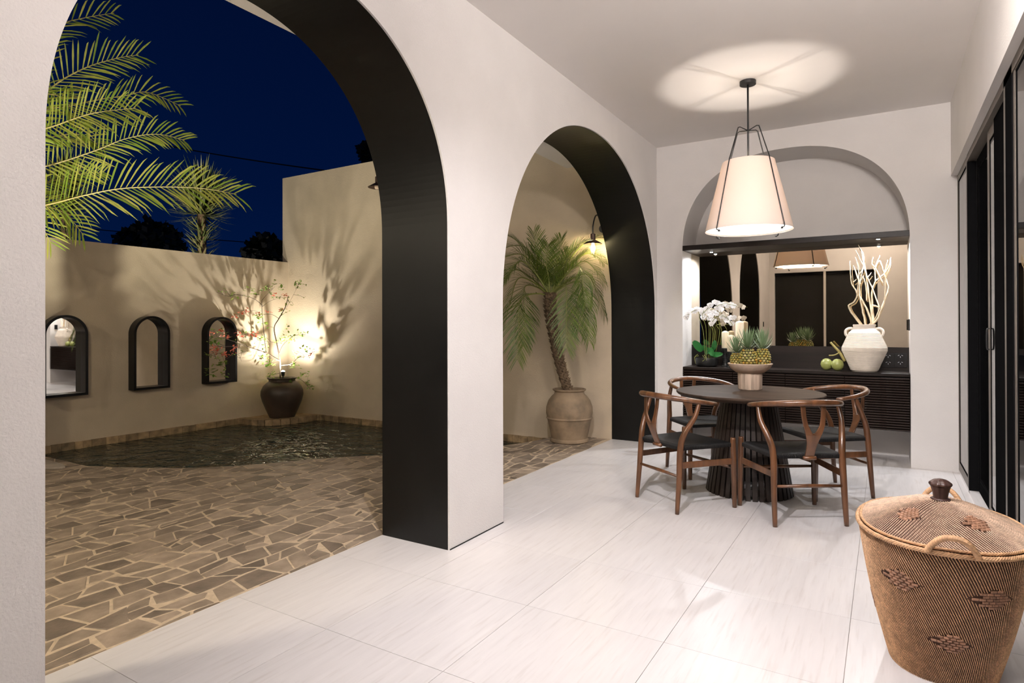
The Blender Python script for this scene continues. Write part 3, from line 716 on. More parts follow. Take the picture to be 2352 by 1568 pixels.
def leaf(b, p, d, side, l, wd, curl=.3, seg=4, fold=.0):
    p = Vector(p); d = Vector(d).normalized(); side = Vector(side).normalized(); upv = side.cross(d); vs = []; fs = []
    for i in range(seg+1):
        s = i/seg; c = p + d*(l*s) - upv*(curl*l*s*s); ww = wd*math.sin(PI*min(1, .12+.88*(1-s)) ) if s < 1 else 0
        ww = wd*(1-s)**.7*(1 if s > 0 else .75)
        if i < seg: vs += [c-side*ww, c+side*ww]
        else: vs.append(c)
    for i in range(seg-1): fs.append((2*i, 2*i+1, 2*i+3, 2*i+2))
    fs.append((2*seg-2, 2*seg-1, 2*seg)); b.add(vs, fs)
def pineapple(loc, h, r, tilt, lab, seed, ch=.16):
    rr = random.Random(seed); t = ez('pineapple', loc); tag(t, lab, 'pineapple', 'pineapples in the pedestal bowl')
    t.rotation_euler = (tilt[0], tilt[1], rr.uniform(0, 6))
    prof = [(r*max(.05, math.sin(PI*(.12+.80*k/10))**.55), h*k/10) for k in range(11)]
    body = MB().lathe([(a*.95, z_) for a, z_ in prof], 24).build('fruit', MT['pine_core'], t, smooth=True)
    b = MB(); rowsn = 8; cols = 12
    for j in range(rowsn):
        s = (j+.5)/rowsn; rad = r*math.sin(PI*(.12+.80*s))**.55; zc = h*s
        for i in range(cols):
            a = 2*PI*(i+.5*(j % 2))/cols; nrm = Vector((math.cos(a), math.sin(a), .25*(s-.5))); ta = Vector((-math.sin(a), math.cos(a), 0)); up_ = Vector((0, 0, 1))
            cc = Vector((rad*math.cos(a)*.96, rad*math.sin(a)*.96, zc)); wq = PI*rad/cols*.98; hq = h/rowsn*.92
            ring = [cc+ta*wq, cc+up_*hq*.62+ta*wq*.2, cc+up_*hq*.62-ta*wq*.2, cc-ta*wq, cc-up_*hq*.62-ta*wq*.2, cc-up_*hq*.62+ta*wq*.2]
            ring2 = [cc+(q_-cc)*.5+nrm*.008 for q_ in ring]
            b.add(ring+ring2+[cc+nrm*.012-up_*.003], [(k, (k+1) % 6, (k+1) % 6+6, k+6) for k in range(6)]+[(k+6, (k+1) % 6+6, 12) for k in range(6)])
    tag(b.build('eyes', MT['pineapple'], t), kind='stuff')
    b = MB()
    for k in range(46):
        s = k/45; a = k*2.4; el = .25+1.2*s+rr.uniform(-.1, .1); d = Vector((math.cos(a)*math.cos(el), math.sin(a)*math.cos(el), math.sin(el)))
        leaf(b, (.018*math.cos(a)*(1-s), .018*math.sin(a)*(1-s), h*.97+.05*s), d, (-math.sin(a), math.cos(a), 0), ch*(.55+.45*math.sin(PI*s*.9))*rr.uniform(.85, 1.1), .0095, curl=.42*(1-s)+.0)
    tag(b.build('crown', MT['crown'], t), kind='stuff')
pineapple((BX-.090, BY-.01, .924), .112, .047, (.05, -.12), 'small brown pineapple leaning at the left side of the bowl', 1, .115)
pineapple((BX+.000, BY-.045, .918), .150, .060, (.08, .02), 'yellow pineapple at the front middle of the bowl', 2, .15)
pineapple((BX+.090, BY+.015, .922), .145, .056, (-.05, .16), 'green and yellow pineapple at the right of the bowl', 3, .15)
# ------------------------------------------------------------------ things on the sideboard
YS = 6.60
q = on_y(1623, 838, YS-.03); ox, oy = q.x, YS-.02
t = ez('potted_orchid', (ox, oy, ZT)); tag(t, 'white orchid in a low black pot at the left end of the sideboard', 'orchid')
MB().lathe([(.085, 0), (.108, .012), (.118, .045), (.112, .088), (.105, .088), (.10, .07), (0, .07)], 40, cap1=False).build('pot', MT['ceramic'], t, smooth=True, angle=45)
MB().lathe([(.102, .06), (.098, .074), (.05, .082), (.0, .084)], 24, cap1=False).build('moss', MT['soil'], t, smooth=True)
def loc(v): return Vector(v)-t.location
def crop4(x, y): return (1560+(x-(40 if y < 620 else 0))/5.6, 640+y/5.6)
b_leaf = [((290, 930), (235, 860), (180, 800), .045), ((330, 960), (390, 920), (440, 990), .04), ((420, 930), (450, 860), (462, 790), .032), ((400, 960), (470, 975), (560, 965), .035), ((350, 940), (330, 890), (300, 860), .03)]
for (p0, p1, p2, wd) in b_leaf:
    A_ = [loc(on_y(*crop4(*p), YS+dy)) for p, dy in ((p0, 0), (p1, -.03), (p2, -.05))]
    path = smooth_path(A_, 5); b = MB(); vs = []; n = len(path)
    for i, pnt in enumerate(path):
        s = i/(n-1); ww = wd*math.sin(PI*(.1+.86*s))**.7*.85; tdir = (path[min(i+1, n-1)]-path[max(i-1, 0)]).normalized(); sd = tdir.cross(Vector((0, -1, .35))).normalized()
        vs += [pnt-sd*ww, pnt+Vector((0, .006, -.004)), pnt+sd*ww]
    b.add(vs, [f for i in range(n-1) for f in ((3*i, 3*i+1, 3*i+4, 3*i+3), (3*i+1, 3*i+2, 3*i+5, 3*i+4))]); b.build('leaf', MT['orchid_leaf'], t, smooth=True)
stems = [[(320, 900), (312, 700), (305, 520), (270, 400), (150, 460)], [(345, 900), (345, 640), (335, 470), (390, 400), (440, 330)], [(400, 900), (405, 640), (410, 470), (500, 370), (620, 320), (780, 350)],
         [(425, 900), (435, 700), (445, 590), (540, 480), (650, 500), (730, 600)], [(375, 900), (385, 640), (380, 480), (350, 410)], [(525, 900), (520, 700), (520, 600), (570, 590)], [(455, 900), (460, 700), (455, 560), (470, 430)]]
for k, st in enumerate(stems):
    pts = [loc(on_y(*crop4(*p), YS+(.01*k-.03)-(.02*i)-.28*max(0, 1-p[0]/300)*(p[1] < 620))) for i, p in enumerate(st)]; pts[0].z = .07; pts[0].x *= .5
    MB().tube(smooth_path(pts, 6), .0028, 5).build('stem', MT['stem'], t, smooth=True)
rr = random.Random(3)
fl = [(150, 450), (185, 400), (268, 390), (235, 420), (340, 440), (320, 400), (395, 385), (440, 340), (490, 300), (525, 310), (560, 330), (610, 330), (655, 345), (735, 350), (705, 330), (420, 440), (480, 430), (560, 365), (430, 510), (480, 540), (590, 490), (640, 515), (700, 500), (715, 575), (530, 380), (450, 470), (350, 495), (655, 540), (745, 500), (455, 580), (520, 450), (580, 400), (130, 500)]
for p in fl:
    c = loc(on_y(*crop4(*p), YS-.05+rr.uniform(-.05, .02)-.30*max(0, 1-p[0]/300))); b = MB(); nrm = Vector((rr.uniform(-.6, .6), -1, rr.uniform(-.4, .5))).normalized()
    u1 = nrm.cross(Vector((0, 0, 1))).normalized(); v1 = u1.cross(nrm)
    for k in range(5):
        a = PI/2+2*PI*k/5; big = 1.0 if k in (1, 4) else .85; d = u1*math.cos(a)+v1*math.sin(a); sd = nrm.cross(d); L_ = .034*big; W_ = (.021 if k in (1, 4) else .013)
        vs = [c, c+d*L_*.45-sd*W_+nrm*.004, c+d*L_*.95-sd*W_*.5, c+d*L_*1.05+nrm*.003, c+d*L_*.95+sd*W_*.5, c+d*L_*.45+sd*W_+nrm*.004]
        b.add(vs, [(0, 1, 2, 3), (0, 3, 4, 5)])
    b.obox(c+nrm*.006, u1*.003, v1*.004, nrm*.005)
    b.build('flower', MT['petal'], t)
b = MB()
for p in [((240, 970), (200, 1010), (210, 1090)), ((300, 985), (330, 1030), (300, 1060)), ((320, 980), (345, 1010), (350, 1050)), ((250, 990), (215, 1000), (195, 1010))]:
    b.tube(smooth_path([loc(on_y(*crop4(*x_), YS-.15)) for x_ in p], 4), .0028, 4)
b.build('aerial_roots', MT['stem'], t)
# candles on black turned holders
def candle(u, vtop, vbot, r, yy, lab, rh, holder=True):
    pt_ = on_y(u, vtop, yy); zb = on_y(u, vbot, yy).z if vbot else .97
    h = ez('candle_holder', (pt_.x, yy, ZT)); tag(h, 'black turned pillar holder under the '+lab, 'candle holder', 'black candle holders on the sideboard')
    hz = zb-ZT
    MB().lathe([(rh, 0), (rh, .008), (rh*.8, .014), (rh*.62, hz*.3), (rh*.75, hz*.55), (rh*.7, hz*.8), (rh*1.05, hz-.01), (rh*1.05, hz-.001)], 24).build('pillar', MT['ceramic'], h, smooth=True, angle=40)
    for k in range(3): MB().lathe([(rh*.70, hz*(.25+.2*k)), (rh*.80, hz*(.27+.2*k)), (rh*.70, hz*(.29+.2*k))], 20, cap0=False, cap1=False).build('ring', MT['socket'], h, smooth=True)
    c = ez('pillar_candle', (pt_.x, yy, zb)); tag(c, lab, 'candle', 'pillar candles on the sideboard')
    H_ = pt_.z-zb
    MB().lathe([(r*.97, 0), (r, .004), (r, H_-.022), (r*.85, H_-.012), (r*.2, H_-.002)], 28).build('wax', MT['candle'], c, smooth=True, angle=40)
    MB().tube([(0, 0, H_-.004), (.001, 0, H_+.006)], .0012, 5).build('wick', MT['wire'], c)
candle(1665.8, 759, 799, .036, 6.63, 'ivory candle left of the front candle, of middle height', .042)
candle(1678.6, 768, 807, .036, 6.56, 'shortest ivory candle, standing in front of the other two', .042)
candle(1699, 736, 797, .041, 6.66, 'tallest ivory candle, behind the pineapple crowns', .044)
# ribbed vase with branches
YV = 6.56
b0 = on_y(1984, 849, YV-.08)
vx = on_y(1985, 800, YV).x
def crop5(x, y): return (1860+x/4.9, 560+y/4.9)
t = ez('ribbed_vase', (vx, YV, ZT)); tag(t, 'large white ribbed clay vase with two ear handles at right on the sideboard', 'vase')
def hz(y): return on_y(*crop5(620, y), YV).z-ZT
def hr(x0, x1): return (on_y(*crop5(x1, 1100), YV).x-on_y(*crop5(x0, 1100), YV).x)/2
anch = [(0, hr(475, 755)), (.012, hr(455, 765)), (hz(1350), hr(430, 800)), (hz(1200), hr(360, 872)), (hz(1165), hr(360, 872)), (hz(1000), hr(445, 800)), (hz(960), hr(490, 755))]
prof = []
zmax = anch[-1][0]; n = 300
for i in range(n+1):
    zz = zmax*i/n
    for (za, ra), (zb_, rb) in zip(anch[:-1], anch[1:]):
        if za <= zz <= zb_: r = ra+(rb-ra)*(zz-za)/(zb_-za); break
    prof.append((r+.0035*abs(math.sin(PI*zz/.0105))**.6 if zz > .014 else r, zz))
zt_ = hz(905); prof += [(hr(492, 752), zmax+.002), (hr(500, 748), (zmax+zt_)/2-.005), (hr(502, 752), zt_-.018), (hr(496, 756), zt_-.012), (hr(498, 752), zt_), (hr(515, 735), zt_-.002), (hr(520, 730), zmax), (0.0, zmax-.01)]
MB().lathe(prof, 56, cap1=False).build('body', MT['vase'], t, smooth=True, angle=60)
for s in (-1, 1):
    hp = [(s*(hr(492, 752)+.0), 0, hz(955)), (s*(hr(492, 752)+.030), -.01, hz(950)), (s*(hr(405, 840)-.006), -.015, hz(975)), (s*(hr(405, 840)-.006), -.018, hz(1020)), (s*hr(440, 805), -.01, hz(1045))]
    MB().tube(smooth_path(hp, 5), .0115, 8).build('handle', MT['vase'], t, smooth=True)
t = ez('branch_bundle', (vx, YV, ZT+zt_-.05)); tag(t, 'bundle of bleached curly branches standing in the ribbed vase', 'branches')
B5 = [[(560, 960), (440, 720), (500, 650), (530, 560), (470, 440), (455, 310), (450, 190)], [(530, 570), (550, 400), (540, 250), (515, 150)], [(600, 960), (620, 880), (590, 740), (560, 580), (560, 440), (600, 250), (575, 60)],
      [(650, 960), (700, 880), (690, 760), (660, 560), (640, 400), (610, 200), (600, 110), (545, 10)], [(640, 960), (690, 880), (640, 740), (580, 620), (545, 560), (560, 450), (600, 360)], [(660, 960), (710, 870), (700, 700), (700, 520), (735, 420), (735, 270), (790, 130)],
      [(680, 960), (740, 870), (790, 770), (840, 640), (850, 400), (840, 330), (880, 180)], [(800, 730), (860, 580), (885, 480), (850, 380), (905, 260), (910, 150)], [(780, 710), (720, 540), (650, 380), (600, 240), (515, 70)], [(735, 420), (830, 340), (895, 240), (905, 160)],
      [(735, 270), (785, 190), (830, 300), (850, 370), (880, 440)], [(700, 690), (780, 720), (720, 870)], [(560, 440), (520, 330), (490, 240)], [(560, 340), (600, 260), (590, 150)], [(640, 640), (630, 480), (600, 360)], [(740, 270), (700, 220), (715, 150)], [(820, 440), (750, 290), (735, 250)], [(490, 430), (530, 395)], [(650, 380), (695, 320)]]
rr = random.Random(11)
for k, br in enumerate(B5):
    dy = rr.uniform(-.06, .05); pts = [Vector(on_y(*crop5(*p), YV+dy*min(1, (960-p[1])/500)))-t.location for p in br]
    if br[0][1] >= 940: pts[0] = Vector((rr.uniform(-.03, .03), rr.uniform(-.03, .03), .0))
    sp = smooth_path(pts, 5); n = len(sp); r0 = .0085 if br[0][1] > 900 else .006
    sp = [p+Vector((rr.uniform(-.0016, .0016), 0, rr.uniform(-.0016, .0016))) for p in sp]
    MB().tube(sp, [r0*(1-.68*i/(n-1)) for i in range(n)], 7).build('branch', MT['branch'], t, smooth=True)
# green coconuts on a stalk
for k, (x, y, r, yy, lab) in enumerate([(190, 1325, .053, 6.575, 'green coconut lying left, partly behind the other coconut'), (312, 1340, .053, 6.53, 'green coconut lying right, beside the ribbed vase')]):
    q = on_y(*crop5(x, y), yy); o = MB().lathe([(r*math.sin(PI*i/12)*(1+.03*math.cos(3*i)), r*1.06*(1-math.cos(PI*i/12))) for i in range(1, 12)], 24).build('green_coconut', MT['coconut'], smooth=True)
    o.location = (q.x, yy, ZT+.001); tag(o, lab, 'coconut', 'green coconuts on the sideboard')
sk = [(395, 1320), (340, 1225), (290, 1170), (232, 1105)]
t = ez('coconut_stalk', tuple(on_y(*crop5(340, 1225), 6.57))); tag(t, 'dry yellow-brown fruit stalk leaning between the coconuts and the vase', 'stalk')
pts = smooth_path([Vector(on_y(*crop5(*p), 6.575))-t.location for p in sk], 5)
MB().tube(pts, [.015-.0004*i for i in range(len(pts))], 8).build('stalk', MT['frond_dry'], t, smooth=True)
MB().tube(smooth_path([Vector(on_y(*crop5(*p), 6.565))-t.location for p in ((335, 1220), (280, 1250), (215, 1255))], 4), .006, 6).build('stalk_arm', MT['frond_dry'], t, smooth=True)
# ------------------------------------------------------------------ courtyard wall mirrors
def wall_mirror(u0, u1, lab, y0=None):
    D = .13; th = .028
    ya = y0 if y0 is not None else on_x(u0, 800, MWX).y; yb = on_x(u1, 800, MWX+D).y
    zb = on_x(343, 894, MWX+D).z; ztp = on_x(343, 725.5, MWX+D).z; w_ = (yb-ya)/2; yc = (ya+yb)/2
    t = ez('arched_mirror', (MWX, yc, zb)); tag(t, lab, 'mirror', 'arched mirrors on the courtyard wall')
    H = ztp-zb; zs = H-w_
    def arc(r, zs_, bot): return [(-r, bot)]+[(-r*math.cos(PI*k/28), zs_+r*math.sin(PI*k/28)) for k in range(29)]+[(r, bot)]
    o_, i_ = arc(w_, zs, 0), arc(w_-th, zs, th); n = len(o_); b = MB(); vs = []
    for x in (.0, D):
        vs += [(x, *p) for p in o_]+[(x, *p) for p in i_]
    fs = []
    for k in range(n):
        k2 = (k+1) % n
        fs += [(k, k2, 2*n+k2, 2*n+k), (n+k, 3*n+k, 3*n+k2, n+k2), (2*n+k, 2*n+k2, 3*n+k2, 3*n+k)]
    b.add(vs, fs); b.build('frame', MT['black_frame'], t, smooth=True, angle=35)
    MB().add([(.012, *p) for p in arc(w_-th+.001, zs, th-.001)], [tuple(range(n))]).build('mirror_pane', MT['mirror'], t)
MT['black_frame'] = simple('glossy_black_frame', (.004, .004, .005), .28, noise=.1, spec=.3)
y2a = on_x(295, 800, MWX).y; y2b = on_x(391, 800, MWX+.13).y; y3a = on_x(463, 800, MWX).y
y1b = on_x(203, 800, MWX+.13).y
wall_mirror(295, 391, 'black arched wall mirror in the middle of the courtyard row')
wall_mirror(463, 545, 'black arched wall mirror nearest the flowering shrub')
wall_mirror(0, 203, 'black arched wall mirror at left, reflecting the sideboard, partly hidden by the white column', y0=y1b-(y2b-y2a))
# ------------------------------------------------------------------ jar with flowering shrub
q = on_z(641, 957, -.062); JX, JY, JZ = -7.53, 5.93, -.0705
dj = (Vector((JX, JY, 0))-O).dot(fwd)
k = dj/F_PX
t = ez('clay_jar', (JX, JY, JZ)); tag(t, 'big dark brown glazed jar standing on the corner ledge above the pool', 'jar')
jp = [(27, 0), (28, 2), (36, 20), (43, 38), (46.5, 52), (46, 62), (41, 73), (33, 81), (29, 84), (29, 88), (32, 90), (32, 92), (29, 92)]
MB().lathe([(r*k, z_*k*.985) for r, z_ in jp]+[(27*k, 88*k)], 48, cap1=False).build('body', MT['jar'], t, smooth=True, angle=50)
MB().lathe([(28*k, 85*k), (14*k, 87*k), (.0, 88*k)], 24, cap0=False, cap1=False).build('soil', MT['soil'], t)
light_px = at(650, 853, dj-.10)
sp = ez('garden_spotlight', tuple(light_px)); tag(sp, 'small bright garden spotlight tucked in the mouth of the brown jar', 'spotlight')
MB().lathe([(.008, -.15), (.009, -.066), (.020, -.065), (.026, -.02), (.028, .0)], 16).build('housing', MT['dark_metal'], sp, smooth=True, angle=50)
MB().lathe([(.003, .0185), (.018, .013), (.024, .003), (.023, .0)], 16).build('lens', MT['jar_led'] if 'jar_led' in MT else emis('spot_lens', (1, .97, .9), 420), sp, smooth=True)
light('jar_spot', 'SPOT', tuple(light_px+Vector((0, 0, .024))), 118, (1, .93, .82), .012, target=tuple(light_px+Vector((-.10, .10, 1))), spot=172, blend=.9)
t = ez('flowering_shrub', (JX, JY, JZ+85*k)); tag(t, 'thin twiggy shrub with coral flowers and fresh green leaves in the brown jar', 'shrub')
def crop3(x, y): return (460+x/3.2675, 600+y/3.2675)
def dep(u): return dj-.02-max(0, min(1, (610-u)/130))*.92
rr = random.Random(5)
def shp(p, dd=0): u, v = crop3(*p); return at(u, v, dep(u)+dd)-t.location
br = [([(600, 890), (598, 740), (575, 620), (555, 500), (590, 430), (640, 340), (660, 260)], .011), ([(595, 745), (500, 690), (420, 660), (350, 640)], .011), ([(495, 690), (480, 560), (465, 400), (462, 290)], .007),
      ([(465, 290), (490, 260), (560, 190)], .004), ([(465, 330), (400, 280), (280, 250), (210, 262), (120, 230)], .004), ([(592, 700), (620, 630), (700, 560), (790, 550)], .006), ([(690, 870), (760, 890), (825, 960)], .004),
      ([(600, 780), (680, 770), (740, 720), (830, 690)], .004), ([(350, 640), (250, 600), (150, 575), (60, 600)], .004), ([(300, 620), (285, 680), (310, 750)], .003), ([(465, 340), (520, 300), (600, 270)], .003),
      ([(480, 590), (400, 560), (350, 540)], .003), ([(590, 430), (540, 400), (470, 395), (400, 370), (300, 380)], .003), ([(570, 610), (500, 600), (430, 590)], .004), ([(280, 640), (200, 640), (130, 660), (60, 720)], .003), ([(580, 740), (500, 770), (450, 780)], .004),
      ([(595, 840), (540, 850), (500, 870), (520, 900)], .004), ([(250, 690), (190, 740), (150, 790)], .003), ([(640, 360), (700, 250), (740, 170)], .002)]
extra = []
for pts, r in br:
    dd = rr.uniform(-.12, .06); P_ = [shp(p, dd*(i/(len(pts)-1)) if i else 0) for i, p in enumerate(pts)]
    s_ = smooth_path(P_, 5); n = len(s_); MB().tube(s_, [r*(1-.6*i/(n-1)) for i in range(n)], 6).build('twig', MT['twig'], t, smooth=True)
    for _ in range(5):
        q_ = s_[rr.randrange(n//3, n)]; d_ = Vector((rr.uniform(-1, 1), rr.uniform(-1, 1), rr.uniform(-.2, 1))).normalized(); l_ = rr.uniform(.06, .17)
        if q_.x+t.location.x < MWX+.25 or q_.y+t.location.y > YC-.2: continue
        extra.append((q_, q_+d_*l_*.5+Vector((0, 0, .01)), q_+d_*l_))
for a_, c_, e_ in extra: MB().tube([a_, c_, e_], [.0022, .0017, .001], 4).build('twig', MT['twig'], t)
lm = MB(); nleaf = 0
for a_, c_, e_ in extra:
    for q_ in (c_, e_, e_, e_):
        d = Vector((rr.uniform(-1, 1), rr.uniform(-1, 1), rr.uniform(-.6, .6))).normalized(); sd = d.cross(Vector((rr.uniform(-.5, .5), rr.uniform(-.5, .5), 1))).normalized(); l = rr.uniform(.022, .045)
        lm.add([q_, q_+d*l*.45+sd*l*.32, q_+d*l, q_+d*l*.45-sd*l*.32, q_+d*l*.45-Vector((0, 0, l*.08))], [(0, 1, 4), (1, 2, 4), (2, 3, 4), (3, 0, 4)])
def leafcluster(p, n, sp_, s0, mb):
    c = shp(p, rr.uniform(-.1, .05))
    for _ in range(n):
        q_ = c+Vector((rr.gauss(0, sp_), rr.gauss(0, sp_), rr.gauss(0, sp_*.7))); d = Vector((rr.uniform(-1, 1), rr.uniform(-1, 1), rr.uniform(-.6, .6))).normalized()
        sd = d.cross(Vector((rr.uniform(-.5, .5), rr.uniform(-.5, .5), 1))).normalized(); l = s0*rr.uniform(.7, 1.3)
        mb.add([q_, q_+d*l*.45+sd*l*.32, q_+d*l, q_+d*l*.45-sd*l*.32, q_+d*l*.45-Vector((0, 0, l*.08))], [(0, 1, 4), (1, 2, 4), (2, 3, 4), (3, 0, 4)])
for p in [(150, 770), (170, 750), (100, 830), (180, 840), (60, 830), (480, 700), (460, 710), (490, 770), (520, 775), (430, 410), (450, 395), (520, 860), (560, 870), (720, 790), (790, 840), (760, 850), (640, 560), (620, 590), (650, 500), (740, 160), (725, 185), (660, 320), (480, 200), (430, 240), (370, 215), (600, 200), (560, 175), (460, 570), (440, 590), (480, 470), (590, 590), (660, 600), (690, 560), (735, 720), (700, 780), (800, 660), (820, 950), (690, 900), (620, 370), (770, 545), (120, 590), (80, 605), (250, 250)]:
    leafcluster(p, 9, .030, .054, lm)
tag(lm.build('foliage', MT['leaf'], t), kind='stuff')
for p in [(130, 650), (125, 675), (180, 700), (205, 560), (290, 540), (300, 380), (350, 370), (510, 380), (430, 550), (640, 260), (835, 690), (265, 640), (720, 690), (700, 590), (380, 545), (150, 520), (245, 675), (250, 405), (410, 560), (440, 385), (315, 560), (190, 695), (600, 365), (555, 245)]:
    b = MB(); leafcluster(p, 10, .018, .042, b); b.build('flower_cluster', MT['petal_red'], t)
# ------------------------------------------------------------------ palms
def frond(pts, n, L0, mats, parent, rr, upv=(0, 0, 1), wd=.010, droop=.35, ang=55, name='frond', vee=.35, bare=.12, lim=None, asym=(1, 1)):
    path = smooth_path(pts, 8); m_ = len(path); cum = [0]
    for i in range(1, m_): cum.append(cum[-1]+(path[i]-path[i-1]).length)
    T = cum[-1]; b = MB()
    b.tube(path, [max(.0022, .009*(1-.8*i/(m_-1))) for i in range(m_)], 4, mi=1)
    for k in range(n):
        s = bare+(1-bare)*(k+.5)/n; d = s*T; i = 1
        while i < m_-1 and cum[i] < d: i += 1
        f_ = (d-cum[i-1])/max(1e-6, cum[i]-cum[i-1]); p = path[i-1].lerp(path[i], f_); tg = (path[i]-path[i-1]).normalized()
        U = Vector(upv); U = (U-tg*U.dot(tg)).normalized(); S = tg.cross(U).normalized(); ln = L0*(math.sin(PI*(.10+.80*s))**.6)*rr.uniform(.85, 1.12); fa = math.radians(ang*(1-.45*s))
        for sd in (-1, 1):
            a2 = fa*asym[0 if sd > 0 else 1]+rr.uniform(-.08, .08); dr = (tg*math.cos(a2)+(S*sd*math.cos(vee)+U*math.sin(vee))*math.sin(a2)).normalized(); w_ = wd*rr.uniform(.8, 1.15)
            nr = dr.cross(tg).normalized()
            q1 = p+dr*ln*.5-Vector((0, 0, droop*ln*.12)); q2 = p+dr*ln*.82-Vector((0, 0, droop*ln*.38)); q3 = p+dr*ln-Vector((0, 0, droop*ln*.65*rr.uniform(.7, 1.4)))
            e_ = (tg-dr*tg.dot(dr)).normalized()
            if lim:
                for q_ in (q1, q2, q3): q_.x = min(q_.x, lim[0]); q_.y = min(q_.y, lim[1])
            b.add([p-e_*w_*.5, p+e_*w_*.5, q1-e_*w_, q1+e_*w_, q2-e_*w_*.7, q2+e_*w_*.7, q3], [(0, 1, 3, 2), (2, 3, 5, 4), (4, 5, 6)])
    return b.build(name, mats, parent)
def trunk_mesh(pts, r0, r1, parent, knobs=True, seed=1):
    rr = random.Random(seed); path = smooth_path(pts, 8); n = len(path)
    rad = [(r0+(r1-r0)*i/(n-1))*(1+.10*math.sin(i*2.1)) for i in range(n)]
    MB().tube(path, rad, 14).build('trunk', MT['bark'], parent, smooth=True)
    if knobs:
        b = MB(); k = 0; tot = n*9
        for q_ in range(tot):
            i = q_/tot*(n-1); i0 = int(i); p = path[i0].lerp(path[min(i0+1, n-1)], i-i0); r = rad[i0]; a = q_*2.4
            d = Vector((math.cos(a), math.sin(a), 0)); s_ = Vector((-math.sin(a), math.cos(a), 0)); c = p+d*r*.93
            b.add([c-s_*r*.32-Vector((0, 0, r*.25)), c+s_*r*.32-Vector((0, 0, r*.25)), c+d*r*.42+Vector((0, 0, r*.25)), c-s_*r*.25+Vector((0, 0, r*.12)), c+s_*r*.25+Vector((0, 0, r*.12))], [(0, 1, 4, 2, 3), (0, 3, 2), (1, 2, 4)])
        tag(b.build('leaf_scars', MT['bark'], parent), kind='stuff')
rr = random.Random(21)
# palm in the far arch
PXX, PYY = -2.93, 6.02
dp = (Vector((PXX, PYY, 0))-O).dot(fwd); kp = dp/F_PX
t = ez('ribbed_clay_pot', (PXX, PYY, 0)); tag(t, 'sand-coloured clay pot with a raised band, holding the palm beyond the far arch', 'pot')
pp_ = [(42, 0), (44, 2), (43.5, 7), (41, 9), (50, 50), (51, 53), (53.5, 55), (51.5, 58), (53.5, 66), (53, 80), (48.5, 94), (47, 97), (40, 106), (35, 110), (33.5, 116), (38, 119), (38.5, 122), (34, 122), (31, 116)]
MB().lathe([(r*kp, z_*kp*.985) for r, z_ in pp_], 56, cap1=False).build('body', MT['terracotta'], t, smooth=True, angle=40)
MB().lathe([(33*kp, 112*kp), (14*kp, 116*kp), (0, 116*kp)], 24, cap0=False, cap1=False).build('soil', MT['soil'], t)
t = ez('potted_palm', (PXX, PYY, 116*kp)); tag(t, 'small leaning date palm with arching green fronds in the clay pot beyond the far arch', 'palm')
def pw(u, v, dd=0): return at(u, v, dp+dd)-t.location
tr_ = [Vector((0, 0, -.04)), pw(1296, 868), pw(1283, 820), pw(1274, 775), pw(1267, 735, -.02), pw(1264, 705, -.03), pw(1264, 672, -.03)]
trunk_mesh(tr_, .048, .060, t, seed=2)
cc = (1264, 680)
tips = [(1188, 826, -.35, (1195, 690)), (1156, 760, -.1, (1190, 640)), (1140, 690, .1, (1195, 600)), (1128, 610, -.2, (1200, 585)), (1165, 540, .1, (1215, 590)), (1225, 532, -.1, (1235, 600)), (1290, 545, .1, (1280, 600)), (1345, 556, -.15, (1305, 590)), (1392, 585, -.1, (1330, 590)), (1400, 650, .1, (1340, 600)),
        (1394, 725, .1, (1350, 630)), (1362, 782, -.3, (1335, 650)), (1301, 800, -.45, (1300, 660)), (1205, 790, .15, (1205, 660)), (1330, 760, -.1, (1325, 640)), (1160, 640, -.4, (1200, 600)), (1370, 700, -.4, (1330, 610)), (1260, 560, -.35, (1255, 610)), (1318, 575, .25, (1295, 600)), (1150, 575, .25, (1210, 570)), (1410, 545, .05, (1330, 570)), (1440, 600, -.05, (1340, 585)), (1120, 720, .2, (1180, 620))]
for (u, v, dd, (mu, mv)) in tips:
    a = pw(*cc, -.03); m1 = pw(mu, mv, dd*.55); e_ = pw(u, v, dd); lim = YC-.06-t.location.y
    for q_ in (m1, e_): q_.y = min(q_.y, lim); q_.x = min(q_.x, XO-.05-t.location.x)
    frond([a, a.lerp(m1, .5)+Vector((0, 0, .05)), m1, m1.lerp(e_, .55)+Vector((0, 0, .04)), e_], 38, .26, [MT['palm'], MT['stem']], t, rr, wd=.0046, droop=.25, ang=58, vee=.25, bare=.15, lim=(XO-.012-t.location.x, lim-.0))
